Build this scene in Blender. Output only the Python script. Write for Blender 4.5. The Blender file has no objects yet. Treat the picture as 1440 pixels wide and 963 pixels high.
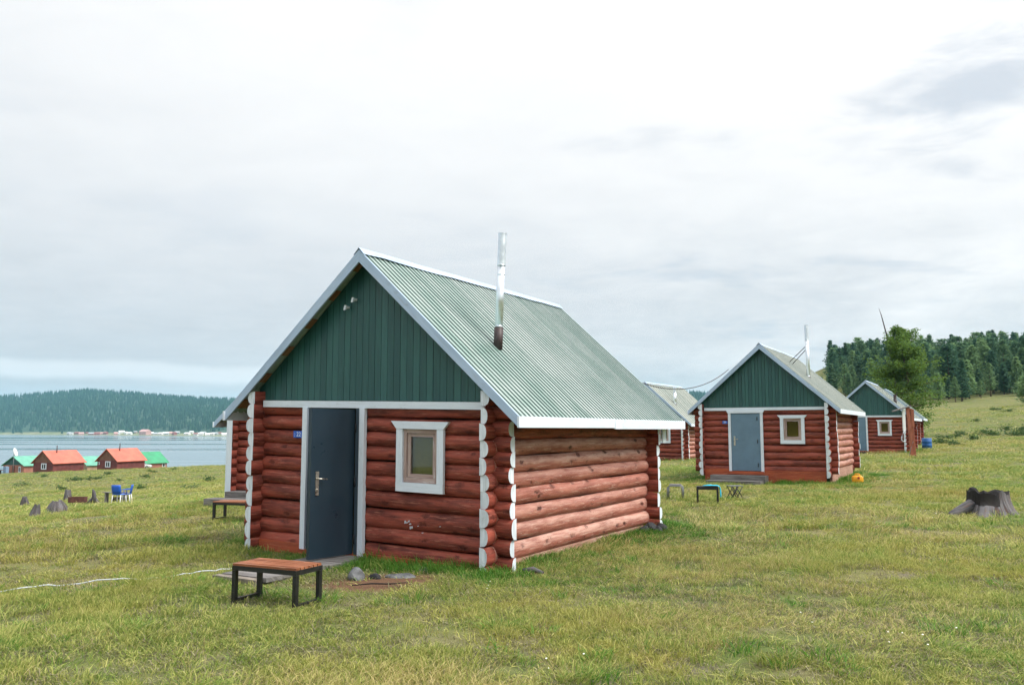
import bpy, math, random
import numpy as np
from mathutils import Vector, Matrix

R = math.radians
scene = bpy.context.scene
COL = scene.collection

# ------------------------------------------------------------------ camera
CAM_H = 1.72
cam_data = bpy.data.cameras.new('camera')
cam_data.sensor_width = 36.0
cam_data.lens = 36.0 * 1184.45 / 1440.0
cam_data.clip_start = 0.05
cam_data.clip_end = 20000.0
cam = bpy.data.objects.new('camera', cam_data)
cam.location = (0, 0, CAM_H)
cam.rotation_euler = (R(90 + 5.90), 0, 0)
COL.objects.link(cam)
scene.camera = cam

# ------------------------------------------------------------------ render look
scene.render.engine = 'CYCLES'
scene.view_settings.view_transform = 'Standard'
scene.view_settings.look = 'None'
scene.view_settings.gamma = 1.0
scene.view_settings.use_curve_mapping = False
scene.view_settings.exposure = 1.62
scene.cycles.use_denoising = True
scene.cycles.use_adaptive_sampling = True
scene.cycles.adaptive_threshold = 0.015
scene.cycles.adaptive_min_samples = 24
scene.cycles.max_bounces = 6
scene.cycles.diffuse_bounces = 3
scene.cycles.glossy_bounces = 3
scene.cycles.transmission_bounces = 4
scene.cycles.volume_bounces = 1
scene.cycles.caustics_reflective = False
scene.cycles.caustics_refractive = False

# ------------------------------------------------------------------ world
SUN_AZ = Vector((0.93, -0.36, 0)).normalized()
SUN_EL = R(50)
world = bpy.data.worlds.new('World')
scene.world = world
world.use_nodes = True


class NT:
    """small helper round a node tree"""
    def __init__(self, tree):
        self.t = tree
        self.n = tree.nodes
        self.l = tree.links

    def node(self, typ, **kw):
        nd = self.n.new(typ)
        for k, v in kw.items():
            setattr(nd, k, v)
        return nd

    def put(self, sock, v):
        if v is None:
            return
        if hasattr(v, 'is_output') or isinstance(v, bpy.types.NodeSocket):
            self.l.new(v, sock)
        else:
            if isinstance(v, (tuple, list)) and len(v) == 3 and sock.type == 'RGBA':
                v = (*v, 1.0)
            sock.default_value = v

    def math(self, op, a, b=None, c=None, clamp=False):
        nd = self.node('ShaderNodeMath', operation=op, use_clamp=clamp)
        self.put(nd.inputs[0], a)
        if b is not None:
            self.put(nd.inputs[1], b)
        if c is not None:
            self.put(nd.inputs[2], c)
        return nd.outputs[0]

    def vmath(self, op, a, b=None, scale=None):
        nd = self.node('ShaderNodeVectorMath', operation=op)
        self.put(nd.inputs[0], a)
        if b is not None:
            self.put(nd.inputs[1], b)
        if scale is not None:
            self.put(nd.inputs['Scale'], scale)
        return nd.outputs['Value'] if op in ('LENGTH', 'DOT_PRODUCT', 'DISTANCE') else nd.outputs[0]

    def mapr(self, v, a, b, c=0.0, d=1.0, smooth=True):
        nd = self.node('ShaderNodeMapRange', interpolation_type='SMOOTHSTEP' if smooth else 'LINEAR')
        self.put(nd.inputs['Value'], v)
        for k, x in zip(('From Min', 'From Max', 'To Min', 'To Max'), (a, b, c, d)):
            self.put(nd.inputs[k], x)
        return nd.outputs[0]

    def noise(self, vec, scale=1.0, detail=4.0, rough=0.55, dist=0.0):
        nd = self.node('ShaderNodeTexNoise')
        if vec is not None:
            self.put(nd.inputs['Vector'], vec)
        nd.inputs['Scale'].default_value = scale
        nd.inputs['Detail'].default_value = detail
        nd.inputs['Roughness'].default_value = rough
        nd.inputs['Distortion'].default_value = dist
        return nd.outputs['Fac']

    def mix(self, fac, a, b, blend='MIX'):
        nd = self.node('ShaderNodeMix', data_type='RGBA', blend_type=blend)
        self.put(nd.inputs[0], fac)
        self.put(nd.inputs[6], a)
        self.put(nd.inputs[7], b)
        return nd.outputs[2]

    def mapping(self, vec, loc=(0, 0, 0), rot=(0, 0, 0), scale=(1, 1, 1)):
        nd = self.node('ShaderNodeMapping')
        self.put(nd.inputs[0], vec)
        nd.inputs[1].default_value = loc
        nd.inputs[2].default_value = rot
        nd.inputs[3].default_value = scale
        return nd.outputs[0]

    def bump(self, h, strength=0.3, dist=0.02):
        nd = self.node('ShaderNodeBump')
        nd.inputs['Strength'].default_value = strength
        nd.inputs['Distance'].default_value = dist
        self.put(nd.inputs['Height'], h)
        return nd.outputs[0]


def build_world():
    w = NT(world.node_tree)
    w.n.clear()
    sky = w.node('ShaderNodeTexSky', sky_type='NISHITA')
    sky.sun_disc = False
    sky.sun_elevation = SUN_EL
    sky.sun_rotation = math.atan2(SUN_AZ.x, SUN_AZ.y)
    sky.altitude = 1600
    sky.air_density = 1.0
    sky.dust_density = 1.5
    d = w.node('ShaderNodeTexCoord').outputs['Generated']
    sep = w.node('ShaderNodeSeparateXYZ')
    w.put(sep.inputs[0], d)
    z = w.math('MAXIMUM', sep.outputs[2], 0.0)
    # cloud deck: directions projected on a flat layer, so that clouds flatten towards the horizon
    inv = w.math('DIVIDE', 1.0, w.math('ADD', z, 0.10))
    comb = w.node('ShaderNodeCombineXYZ')
    w.put(comb.inputs[0], w.math('MULTIPLY', sep.outputs[0], inv))
    w.put(comb.inputs[1], w.math('MULTIPLY', sep.outputs[1], inv))
    p = comb.outputs[0]
    big = w.noise(w.mapping(p, loc=(3.1, 7.7, 0)), scale=0.42, detail=3, rough=0.5)
    med = w.noise(w.mapping(p, loc=(11.3, 2.2, 0), scale=(1.0, 1.25, 1)), scale=1.15, detail=6, rough=0.55, dist=0.3)
    fine = w.noise(w.mapping(p, loc=(1.3, 5.2, 0), scale=(1.0, 1.4, 1)), scale=3.1, detail=5, rough=0.6, dist=0.4)
    # brightness of an overcast sky grows with height above the horizon
    lum = w.mapr(z, 0.0, 0.46, 0.70, 0.99)
    lum = w.math('ADD', lum, w.mapr(z, 0.4, 1.0, 0.0, 0.7))
    lum = w.math('ADD', lum, w.math('MULTIPLY', w.math('SUBTRACT', big, 0.5), 0.24))
    lum = w.math('ADD', lum, w.math('MULTIPLY', w.math('SUBTRACT', fine, 0.5), 0.10))
    puff = w.noise(w.mapping(d, loc=(2.2, 0.4, 1.7), scale=(1.0, 1.0, 3.2)), scale=7.0, detail=6, rough=0.6, dist=0.4)
    low = w.math('MULTIPLY', w.mapr(z, 0.34, 0.10), w.mapr(sep.outputs[0], -0.15, 0.30, 0.25, 1.0))
    lum = w.math('ADD', lum, w.math('MULTIPLY', w.math('MULTIPLY', w.math('SUBTRACT', puff, 0.42), 0.55), low))
    # side of the sky the light comes from is brighter
    sd = w.vmath('DOT_PRODUCT', d, tuple(SUN_AZ))
    lum = w.math('ADD', lum, w.math('MULTIPLY', sd, 0.10))
    grey = w.mapr(lum, 0.62, 1.0)
    cloud = w.mix(grey, (0.915, 0.965, 1.025), (0.992, 0.99, 0.998))
    cloud = w.vmath('SCALE', cloud, scale=w.math('MULTIPLY', lum, 3.58))
    # thinner places where bluer, darker air shows between the clouds
    gap = w.mapr(med, 0.54, 0.70)
    # a wider tear in the deck, high on the right
    tear = w.vmath('DISTANCE', w.vmath('MULTIPLY', p, (1.0, 0.62, 0.0)), (1.06, 1.13, 0.0))
    tear = w.math('ADD', tear, w.math('MULTIPLY', w.math('SUBTRACT', fine, 0.5), 0.55))
    gap = w.math('MAXIMUM', w.math('MULTIPLY', gap, w.mapr(sep.outputs[0], -0.2, 0.35, 0.22, 0.75)), w.mapr(tear, 0.24, 0.0))
    gap = w.math('MULTIPLY', gap, w.mapr(z, 0.02, 0.14, 0.35, 1.0))
    blue = w.mix(0.5, w.vmath('SCALE', sky.outputs[0], scale=0.22), (2.1, 2.6, 3.15))
    col = w.mix(w.math('MULTIPLY', gap, 0.50), cloud, blue)
    # low bank of white cloud lying over the far hills
    wav = w.noise(w.mapping(d, scale=(5, 5, 0)), scale=1.0, detail=4)
    bz = w.math('SUBTRACT', z, w.math('MULTIPLY', w.math('SUBTRACT', wav, 0.5), 0.03))
    bank = w.math('MULTIPLY', w.mapr(bz, 0.050, 0.060), w.mapr(bz, 0.078, 0.068))
    bank = w.math('MULTIPLY', bank, w.mapr(sep.outputs[0], 0.1, -0.25))
    col = w.mix(w.math('MULTIPLY', bank, 0.62), col, (3.1, 3.2, 3.3))
    bg = w.node('ShaderNodeBackground')
    w.put(bg.inputs[0], col)
    bg.inputs[1].default_value = 0.1
    out = w.node('ShaderNodeOutputWorld')
    w.l.new(bg.outputs[0], out.inputs[0])
    world.cycles.sampling_method = 'MANUAL'
    world.cycles.sample_map_resolution = 512


build_world()

sun_data = bpy.data.lights.new('sun', 'SUN')
sun_data.energy = 1.5
sun_data.angle = R(28)
sun_data.color = (1.0, 0.96, 0.90)
sun = bpy.data.objects.new('sun', sun_data)
sd_ = Vector((SUN_AZ.x * math.cos(SUN_EL), SUN_AZ.y * math.cos(SUN_EL), math.sin(SUN_EL)))
sun.rotation_euler = sd_.to_track_quat('Z', 'Y').to_euler()
sun.location = (30, -20, 40)
COL.objects.link(sun)

# ------------------------------------------------------------------ materials
MATS = {}


def new_mat(name):
    m = bpy.data.materials.new(name)
    m.use_nodes = True
    t = NT(m.node_tree)
    b = t.n['Principled BSDF']
    MATS[name] = m
    return m, t, b


def grain_vec(t):
    """coordinates stored on the mesh: x along the piece, y across, z a random offset"""
    a = t.node('ShaderNodeAttribute', attribute_name='grain')
    return a.outputs['Vector']


def painted_wood(name, col, dark, worn=None, worn_amt=0.0, rough=0.6, grain=1.0, knots=0.0, bump=0.25, dirt=0.0, bleach_lit=None):
    m, t, b = new_mat(name)
    g = grain_vec(t)
    fine = t.noise(t.mapping(g, scale=(2.2, 20, 1)), scale=1.0, detail=7, rough=0.68)
    broad = t.noise(t.mapping(g, scale=(0.9, 5, 1)), scale=1.3, detail=5, rough=0.6)
    f = t.math('ADD', t.math('MULTIPLY', t.math('SUBTRACT', fine, 0.5), 1.3 * grain), t.math('MULTIPLY', t.math('SUBTRACT', broad, 0.5), 1.1))
    c = t.mix(t.mapr(f, -0.34, 0.30), dark, col)
    if worn is not None:
        wn = t.noise(t.mapping(g, scale=(2.0, 22, 1)), scale=1.6, detail=7, rough=0.74)
        c = t.mix(t.math('MULTIPLY', t.mapr(wn, 0.52, 0.66), worn_amt), c, worn)
    if bleach_lit is not None:
        # bleaching and painted-in light on each log's upper half, some logs more than others
        sp = t.node('ShaderNodeSeparateXYZ')
        t.put(sp.inputs[0], g)
        up = t.math('SUBTRACT', sp.outputs[1], t.math('MULTIPLY', sp.outputs[2], 3.0))
        rn = t.node('ShaderNodeObjectInfo').outputs['Random']
        up = t.math('ADD', up, t.math('MULTIPLY', t.math('SUBTRACT', broad, 0.5), 0.16))
        bl = t.math('MULTIPLY', t.mapr(up, -0.05, 0.07), t.mapr(rn, 0.0, 1.0, 0.12, 0.80, smooth=False))
        bl = t.math('MULTIPLY', bl, t.mapr(fine, 0.34, 0.60, 0.25, 1.0))
        c = t.mix(bl, c, bleach_lit)
    h = fine
    if knots > 0:
        vo = t.node('ShaderNodeTexVoronoi')
        t.put(vo.inputs['Vector'], t.mapping(g, rot=(0, 0, 0.25), scale=(2.8, 7.0, 1)))
        vo.inputs['Scale'].default_value = 1.0
        dd = t.math('ADD', vo.outputs['Distance'], t.math('MULTIPLY', t.math('SUBTRACT', t.noise(g, scale=26.0, detail=4, rough=0.7), 0.5), 0.55))
        k = t.mapr(dd, 0.27, 0.10)
        k = t.math('MULTIPLY', k, t.mapr(t.noise(g, scale=2.3, detail=2), 0.40, 0.50))
        c = t.mix(t.math('MULTIPLY', k, knots), c, tuple(x * 0.35 for x in dark))
        h = t.math('SUBTRACT', h, t.math('MULTIPLY', k, 0.8))
        fl = t.noise(t.mapping(g, loc=(3, 7, 1), scale=(7, 26, 1)), scale=1.3, detail=5, rough=0.65)
        fl = t.math('MULTIPLY', t.mapr(fl, 0.60, 0.68), t.mapr(t.noise(t.mapping(g, scale=(1.1, 3, 1)), scale=1.0, detail=2), 0.42, 0.60))
        c = t.mix(t.math('MULTIPLY', fl, knots * 0.75), c, tuple(x * 0.55 for x in dark))
    if dirt > 0:
        dn = t.noise(t.mapping(g, scale=(1.0, 2.0, 1)), scale=3.0, detail=6, rough=0.7)
        c = t.mix(t.math('MULTIPLY', t.mapr(dn, 0.55, 0.75), dirt), c, (0.16, 0.16, 0.15))
    t.put(b.inputs['Base Color'], c)
    b.inputs['Roughness'].default_value = rough
    b.inputs['Specular IOR Level'].default_value = 0.3
    t.put(b.inputs['Normal'], t.bump(h, bump, 0.01))
    return m


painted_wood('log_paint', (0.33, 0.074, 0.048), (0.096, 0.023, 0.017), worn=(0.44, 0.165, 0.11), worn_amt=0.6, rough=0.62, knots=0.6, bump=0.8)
painted_wood('log_faded_lit', (0.41, 0.150, 0.108), (0.22, 0.064, 0.046), worn=(0.55, 0.36, 0.30), worn_amt=0.75, rough=0.5, knots=1.0, bump=0.8, bleach_lit=(0.57, 0.375, 0.305))  # paler log paint: fading plus light on the right walls put into the colour
painted_wood('white_paint', (0.70, 0.77, 0.86), (0.60, 0.68, 0.77), worn=(0.46, 0.50, 0.55), worn_amt=0.4, rough=0.5, grain=0.7, bump=0.12, dirt=0.25)
painted_wood('end_paint', (0.72, 0.78, 0.85), (0.50, 0.56, 0.62), worn=(0.33, 0.33, 0.33), worn_amt=0.55, rough=0.6, grain=1.0, bump=0.5, dirt=0.45)
painted_wood('rake_paint', (0.42, 0.54, 0.71), (0.31, 0.42, 0.57), worn=(0.36, 0.41, 0.48), worn_amt=0.6, rough=0.42, grain=0.6, bump=0.1, dirt=0.35)
painted_wood('skirt_paint', (0.42, 0.095, 0.040), (0.25, 0.055, 0.028), worn=(0.48, 0.19, 0.10), worn_amt=0.5, rough=0.7, bump=0.3)
painted_wood('sill_wood', (0.42, 0.24, 0.18), (0.26, 0.13, 0.095), worn=(0.55, 0.42, 0.35), worn_amt=0.8, rough=0.8, bump=0.4)
painted_wood('grey_wood', (0.20, 0.19, 0.185), (0.085, 0.08, 0.078), worn=(0.31, 0.30, 0.29), worn_amt=0.4, rough=0.8, bump=0.5)
painted_wood('bench_wood', (0.36, 0.135, 0.065), (0.18, 0.06, 0.03), worn=(0.45, 0.28, 0.20), worn_amt=0.5, rough=0.42, bump=0.3)
painted_wood('raw_wood', (0.32, 0.17, 0.09), (0.17, 0.085, 0.045), rough=0.75, bump=0.3)
painted_wood('sash_wood', (0.46, 0.36, 0.33), (0.28, 0.19, 0.17), worn=(0.62, 0.58, 0.56), worn_amt=0.8, rough=0.6, bump=0.3)
painted_wood('post_wood', (0.34, 0.115, 0.065), (0.15, 0.05, 0.032), rough=0.7, bump=0.4)
painted_wood('bark', (0.16, 0.115, 0.085), (0.06, 0.045, 0.036), rough=0.9, bump=0.8)
painted_wood('dead_wood', (0.165, 0.160, 0.168), (0.020, 0.019, 0.021), worn=(0.17, 0.075, 0.04), worn_amt=0.7, rough=0.85, bump=0.9)
painted_wood('charred_wood', (0.030, 0.027, 0.027), (0.010, 0.009, 0.009), rough=0.95, bump=0.9)
painted_wood('gable_brown', (0.24, 0.125, 0.085), (0.11, 0.05, 0.035), rough=0.7, bump=0.2)


def far_logs(name, col, dark):
    m, t, b = new_mat(name)
    tc = t.node('ShaderNodeTexCoord').outputs['Object']
    sp = t.node('ShaderNodeSeparateXYZ')
    t.put(sp.inputs[0], tc)
    n = t.noise(tc, scale=1.4, detail=5, rough=0.7)
    ph = t.math('FRACT', t.math('MULTIPLY', sp.outputs[2], 4.3))
    j = t.math('ABSOLUTE', t.math('SUBTRACT', ph, 0.5))
    c = t.mix(t.mapr(n, 0.3, 0.7), dark, col)
    t.put(b.inputs['Base Color'], t.mix(t.mapr(j, 0.34, 0.5), c, tuple(x * 0.3 for x in dark)))
    b.inputs['Roughness'].default_value = 0.75


far_logs('far_log', (0.30, 0.09, 0.07), (0.17, 0.05, 0.04))
far_logs('far_log_dark', (0.20, 0.050, 0.046), (0.105, 0.026, 0.025))
far_logs('pink_wall', (0.42, 0.185, 0.135), (0.30, 0.12, 0.09))


def simple(name, col, rough=0.5, metal=0.0, spec=0.5, var=0.0, scale=4.0, bump=0.0, coat=0.0):
    m, t, b = new_mat(name)
    tc = t.node('ShaderNodeTexCoord').outputs['Object']
    if var > 0:
        n = t.noise(tc, scale=scale, detail=5, rough=0.65)
        lo = tuple(x * (1 - var) for x in col)
        hi = tuple(min(1, x * (1 + var)) for x in col)
        t.put(b.inputs['Base Color'], t.mix(t.mapr(n, 0.3, 0.7), lo, hi))
        t.put(b.inputs['Roughness'], t.mapr(n, 0.3, 0.7, max(0.02, rough - 0.1), rough + 0.1))
        if bump:
            t.put(b.inputs['Normal'], t.bump(n, bump, 0.02))
    else:
        b.inputs['Base Color'].default_value = (*col, 1)
        b.inputs['Roughness'].default_value = rough
    b.inputs['Metallic'].default_value = metal
    b.inputs['Specular IOR Level'].default_value = spec
    if coat:
        b.inputs['Coat Weight'].default_value = coat
        b.inputs['Coat Roughness'].default_value = 0.2
    return m


def siding():
    m, t, b = new_mat('green_siding')
    g = grain_vec(t)
    oi = t.node('ShaderNodeObjectInfo').outputs['Random']
    n = t.noise(t.mapping(g, scale=(1.5, 12, 1)), scale=1.2, detail=6, rough=0.7)
    f = t.math('ADD', n, t.math('MULTIPLY', t.math('SUBTRACT', oi, 0.5), 0.35))
    c = t.mix(t.mapr(f, 0.25, 0.75), (0.011, 0.064, 0.064), (0.026, 0.108, 0.102))
    sp = t.noise(t.mapping(g, scale=(9, 30, 1)), scale=2.0, detail=4, rough=0.7)
    c = t.mix(t.math('MULTIPLY', t.mapr(sp, 0.66, 0.74), 0.4), c, (0.16, 0.22, 0.21))
    t.put(b.inputs['Base Color'], c)
    t.put(b.inputs['Roughness'], t.mapr(n, 0.3, 0.7, 0.34, 0.55))


siding()
simple('door_navy', (0.015, 0.031, 0.047), 0.36, var=0.04, scale=2.0)
simple('door_slate', (0.115, 0.195, 0.275), 0.40, var=0.10, scale=2.0)
simple('door_edge', (0.05, 0.075, 0.10), 0.4)
simple('handle_metal', (0.55, 0.52, 0.46), 0.32, metal=0.9, var=0.15, scale=30)
simple('galvanised', (0.70, 0.76, 0.82), 0.42, metal=0.95, var=0.10, scale=9)
simple('rusty_collar', (0.045, 0.028, 0.030), 0.55, var=0.35, scale=14)
simple('black_steel', (0.012, 0.012, 0.014), 0.38, var=0.3, scale=20)
simple('grey_steel', (0.20, 0.21, 0.22), 0.4, metal=0.5)
simple('rust', (0.10, 0.038, 0.03), 0.85, var=0.4, scale=9, bump=0.3)
simple('plate_blue', (0.012, 0.10, 0.50), 0.3)
simple('plate_white', (0.75, 0.80, 0.90), 0.4)
simple('lamp_white', (0.60, 0.66, 0.70), 0.35)
simple('interior', (0.11, 0.095, 0.035), 0.8)
simple('curtain', (0.30, 0.24, 0.05), 0.9, var=0.2, scale=3.0)
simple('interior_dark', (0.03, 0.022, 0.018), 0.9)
simple('yellow_plastic', (0.85, 0.38, 0.015), 0.38, var=0.12, scale=8)
simple('red_cap', (0.35, 0.03, 0.015), 0.4)
simple('blue_plastic', (0.012, 0.10, 0.32), 0.38, var=0.2, scale=3)
simple('chair_blue', (0.014, 0.10, 0.52), 0.38)
simple('white_plastic', (0.78, 0.79, 0.80), 0.4)
simple('towel', (0.015, 0.42, 0.62), 0.9, var=0.2, scale=14, bump=0.4)
simple('hose_white', (0.46, 0.50, 0.56), 0.4)
simple('cable', (0.05, 0.05, 0.055), 0.6)
simple('stone', (0.105, 0.11, 0.115), 0.85, var=0.55, scale=7, bump=0.6)
simple('dark_stone', (0.018, 0.019, 0.023), 0.85, var=0.5, scale=12, bump=0.6)
simple('concrete', (0.21, 0.18, 0.15), 0.9, var=0.3, scale=5, bump=0.4)
simple('roof_orange', (0.50, 0.130, 0.085), 0.5, var=0.2, scale=0.8)
simple('roof_mint', (0.115, 0.36, 0.26), 0.5, var=0.2, scale=0.8)
simple('roof_emerald', (0.035, 0.26, 0.125), 0.5, var=0.2, scale=0.8)
simple('tan_wall', (0.33, 0.22, 0.15), 0.7, var=0.2, scale=1.2)
simple('car_white', (0.75, 0.76, 0.78), 0.25, coat=0.5)
simple('car_glass', (0.015, 0.018, 0.02), 0.08)
simple('tyre', (0.012, 0.012, 0.012), 0.8)
simple('far_white', (0.72, 0.72, 0.72), 0.6)
simple('far_pink', (0.50, 0.30, 0.28), 0.6)
simple('far_red', (0.26, 0.09, 0.08), 0.6)
simple('far_blue', (0.16, 0.24, 0.36), 0.6)
simple('far_grey', (0.40, 0.42, 0.44), 0.6)


def glass_mat():
    m, t, b = new_mat('window_glass')
    fr = t.node('ShaderNodeFresnel')
    fr.inputs[0].default_value = 1.5
    tr = t.node('ShaderNodeBsdfTransparent')
    tr.inputs[0].default_value = (0.86, 0.90, 0.86, 1)
    gl = t.node('ShaderNodeBsdfGlossy')
    gl.inputs['Roughness'].default_value = 0.03
    mx = t.node('ShaderNodeMixShader')
    t.l.new(fr.outputs[0], mx.inputs[0])
    t.l.new(tr.outputs[0], mx.inputs[1])
    t.l.new(gl.outputs[0], mx.inputs[2])
    t.l.new(mx.outputs[0], t.n['Material Output'].inputs[0])
    m2, t2, b2 = new_mat('dark_glass')
    b2.inputs['Base Color'].default_value = (0.018, 0.02, 0.022, 1)
    b2.inputs['Roughness'].default_value = 0.08


glass_mat()


def roof_metal(name, col, chalk, rough, amt):
    m, t, b = new_mat(name)
    g = grain_vec(t)
    streak = t.noise(t.mapping(g, scale=(0.35, 9, 1)), scale=1.0, detail=5, rough=0.6)
    spot = t.noise(t.mapping(g, scale=(1, 1, 1)), scale=1.7, detail=5, rough=0.65)
    f = t.math('ADD', t.math('MULTIPLY', streak, 0.5), t.math('MULTIPLY', spot, 0.5))
    oi = t.node('ShaderNodeObjectInfo').outputs['Random']
    f = t.math('ADD', f, t.math('MULTIPLY', t.math('SUBTRACT', oi, 0.5), 0.16))
    t.put(b.inputs['Base Color'], t.mix(t.math('MULTIPLY', t.mapr(f, 0.34, 0.66), amt), col, chalk))
    t.put(b.inputs['Roughness'], t.mapr(f, 0.3, 0.7, rough - 0.06, rough + 0.12))
    b.inputs['Specular IOR Level'].default_value = 0.6
    b.inputs['Coat Weight'].default_value = 0.35
    b.inputs['Coat Roughness'].default_value = 0.25


roof_metal('roof_green', (0.20, 0.315, 0.275), (0.45, 0.50, 0.485), 0.34, 0.9)
roof_metal('rib_shade_green', (0.014, 0.052, 0.046), (0.035, 0.085, 0.075), 0.4, 0.8)  # dark rib side: shade along the ribs put into the colour
roof_metal('rib_shade_faded', (0.075, 0.105, 0.085), (0.14, 0.16, 0.13), 0.5, 0.8)  # same painted rib shade, for the faded roofs
roof_metal('roof_faded', (0.27, 0.315, 0.285), (0.42, 0.44, 0.39), 0.42, 0.85)


def ground_mat():
    m, t, b = new_mat('meadow_soil')
    pos = t.node('ShaderNodeNewGeometry').outputs['Position']
    n1 = t.noise(pos, scale=0.22, detail=5, rough=0.6)
    n2 = t.noise(t.mapping(pos, loc=(40, 9, 0)), scale=1.1, detail=6, rough=0.65)
    n3 = t.noise(t.mapping(pos, loc=(4, 90, 3)), scale=9.0, detail=6, rough=0.7)
    c = t.mix(t.mapr(n1, 0.36, 0.64), (0.120, 0.145, 0.050), (0.195, 0.185, 0.075))
    c = t.mix(t.mapr(n2, 0.45, 0.68), c, (0.105, 0.145, 0.045))
    c = t.mix(t.math('MULTIPLY', t.mapr(n2, 0.52, 0.32), 0.5), c, (0.21, 0.185, 0.10))
    c = t.mix(t.math('MULTIPLY', t.mapr(n3, 0.50, 0.68), 0.6), c, (0.075, 0.080, 0.042))
    # bare earth shows here and there
    n4 = t.noise(t.mapping(pos, loc=(15, 33, 0)), scale=0.8, detail=7, rough=0.7)
    c = t.mix(t.math('MULTIPLY', t.mapr(n4, 0.52, 0.66), 0.8), c, (0.165, 0.14, 0.11))
    # trodden earth before the nearest cabin
    dv = t.vmath('MULTIPLY', t.vmath('SUBTRACT', pos, (-1.42, 9.75, 0.0)), (0.75, 1.15, 0.0))
    dl = t.vmath('LENGTH', dv)
    dl = t.math('ADD', dl, t.math('MULTIPLY', t.math('SUBTRACT', n2, 0.5), 0.7))
    c = t.mix(t.math('MULTIPLY', t.mapr(dl, 0.85, 0.35), 0.9), c, (0.15, 0.080, 0.055))
    t.put(b.inputs['Base Color'], c)
    b.inputs['Roughness'].default_value = 0.95
    b.inputs['Specular IOR Level'].default_value = 0.05
    t.put(b.inputs['Normal'], t.bump(t.math('ADD', n3, t.math('MULTIPLY', n2, 1.5)), 0.6, 0.12))


ground_mat()


def grass_mat(name, cols, tip=1.25):
    m, t, b = new_mat(name)
    pos = t.node('ShaderNodeNewGeometry').outputs['Position']
    rnd = t.node('ShaderNodeObjectInfo').outputs['Random']
    hgt = t.node('ShaderNodeAttribute', attribute_name='along').outputs['Fac']
    tone = t.node('ShaderNodeAttribute', attribute_name='tone').outputs['Fac']
    n1 = t.noise(pos, scale=0.22, detail=5, rough=0.6)
    n2 = t.noise(t.mapping(pos, loc=(40, 9, 0)), scale=1.1, detail=5, rough=0.65)
    c = t.mix(t.mapr(n1, 0.36, 0.64), cols[0], cols[1])
    c = t.mix(t.mapr(n2, 0.42, 0.66), c, cols[2])
    c = t.mix(t.math('MULTIPLY', t.mapr(rnd, 0.55, 1.0, smooth=False), 0.75), c, cols[3])
    c = t.mix(t.math('MULTIPLY', t.mapr(hgt, 0.35, 1.0), 0.45), c, tuple(min(1, x * tip) for x in cols[3]))
    c = t.mix(t.mapr(tone, 0.62, 1.0, 0.0, 0.8), c, tuple(min(1, x * 1.35) for x in cols[3]))
    c = t.mix(t.mapr(tone, 0.30, 0.0, 0.0, 0.75), c, tuple(x * 0.55 for x in cols[0]))
    t.put(b.inputs['Base Color'], c)
    b.inputs['Roughness'].default_value = 0.6
    b.inputs['Specular IOR Level'].default_value = 0.25
    tr = t.node('ShaderNodeBsdfTranslucent')
    t.put(tr.inputs[0], t.vmath('SCALE', c, scale=1.1))
    mx = t.node('ShaderNodeMixShader')
    mx.inputs[0].default_value = 0.35
    t.l.new(b.outputs[0], mx.inputs[1])
    t.l.new(tr.outputs[0], mx.inputs[2])
    t.l.new(mx.outputs[0], t.n['Material Output'].inputs[0])


grass_mat('grass_meadow', [(0.120, 0.235, 0.036), (0.310, 0.295, 0.060), (0.180, 0.285, 0.050), (0.41, 0.385, 0.13)])
grass_mat('grass_lush', [(0.055, 0.180, 0.020), (0.085, 0.215, 0.024), (0.060, 0.185, 0.022), (0.15, 0.28, 0.045)])
grass_mat('grass_dry', [(0.30, 0.27, 0.10), (0.40, 0.31, 0.10), (0.32, 0.29, 0.10), (0.50, 0.42, 0.20)])
grass_mat('thatch', [(0.17, 0.17, 0.085), (0.25, 0.215, 0.12), (0.16, 0.18, 0.08), (0.33, 0.29, 0.19)])
grass_mat('herb_green', [(0.085, 0.165, 0.050), (0.115, 0.195, 0.055), (0.10, 0.18, 0.05), (0.18, 0.26, 0.08)])
simple('petal', (0.80, 0.80, 0.72), 0.6)


def foliage_mat(name, lo, hi, trans=0.3):
    m, t, b = new_mat(name)
    oi = t.node('ShaderNodeObjectInfo')
    tc = t.node('ShaderNodeTexCoord').outputs['Object']
    n = t.noise(tc, scale=0.9, detail=5, rough=0.7)
    f = t.math('ADD', t.math('MULTIPLY', n, 0.75), t.math('MULTIPLY', t.math('SUBTRACT', oi.outputs['Random'], 0.5), 0.5))
    c = t.mix(t.mapr(f, 0.2, 0.7), lo, hi)
    t.put(b.inputs['Base Color'], c)
    b.inputs['Roughness'].default_value = 0.7
    b.inputs['Specular IOR Level'].default_value = 0.2
    tr = t.node('ShaderNodeBsdfTranslucent')
    t.put(tr.inputs[0], c)
    mx = t.node('ShaderNodeMixShader')
    mx.inputs[0].default_value = trans
    t.l.new(b.outputs[0], mx.inputs[1])
    t.l.new(tr.outputs[0], mx.inputs[2])
    t.l.new(mx.outputs[0], t.n['Material Output'].inputs[0])


foliage_mat('needles_dark', (0.058, 0.132, 0.078), (0.215, 0.335, 0.145), 0.44)
foliage_mat('needles_larch', (0.105, 0.190, 0.040), (0.270, 0.370, 0.080), 0.42)
foliage_mat('needles_far', (0.018, 0.050, 0.030), (0.042, 0.095, 0.050), 0.15)


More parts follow.
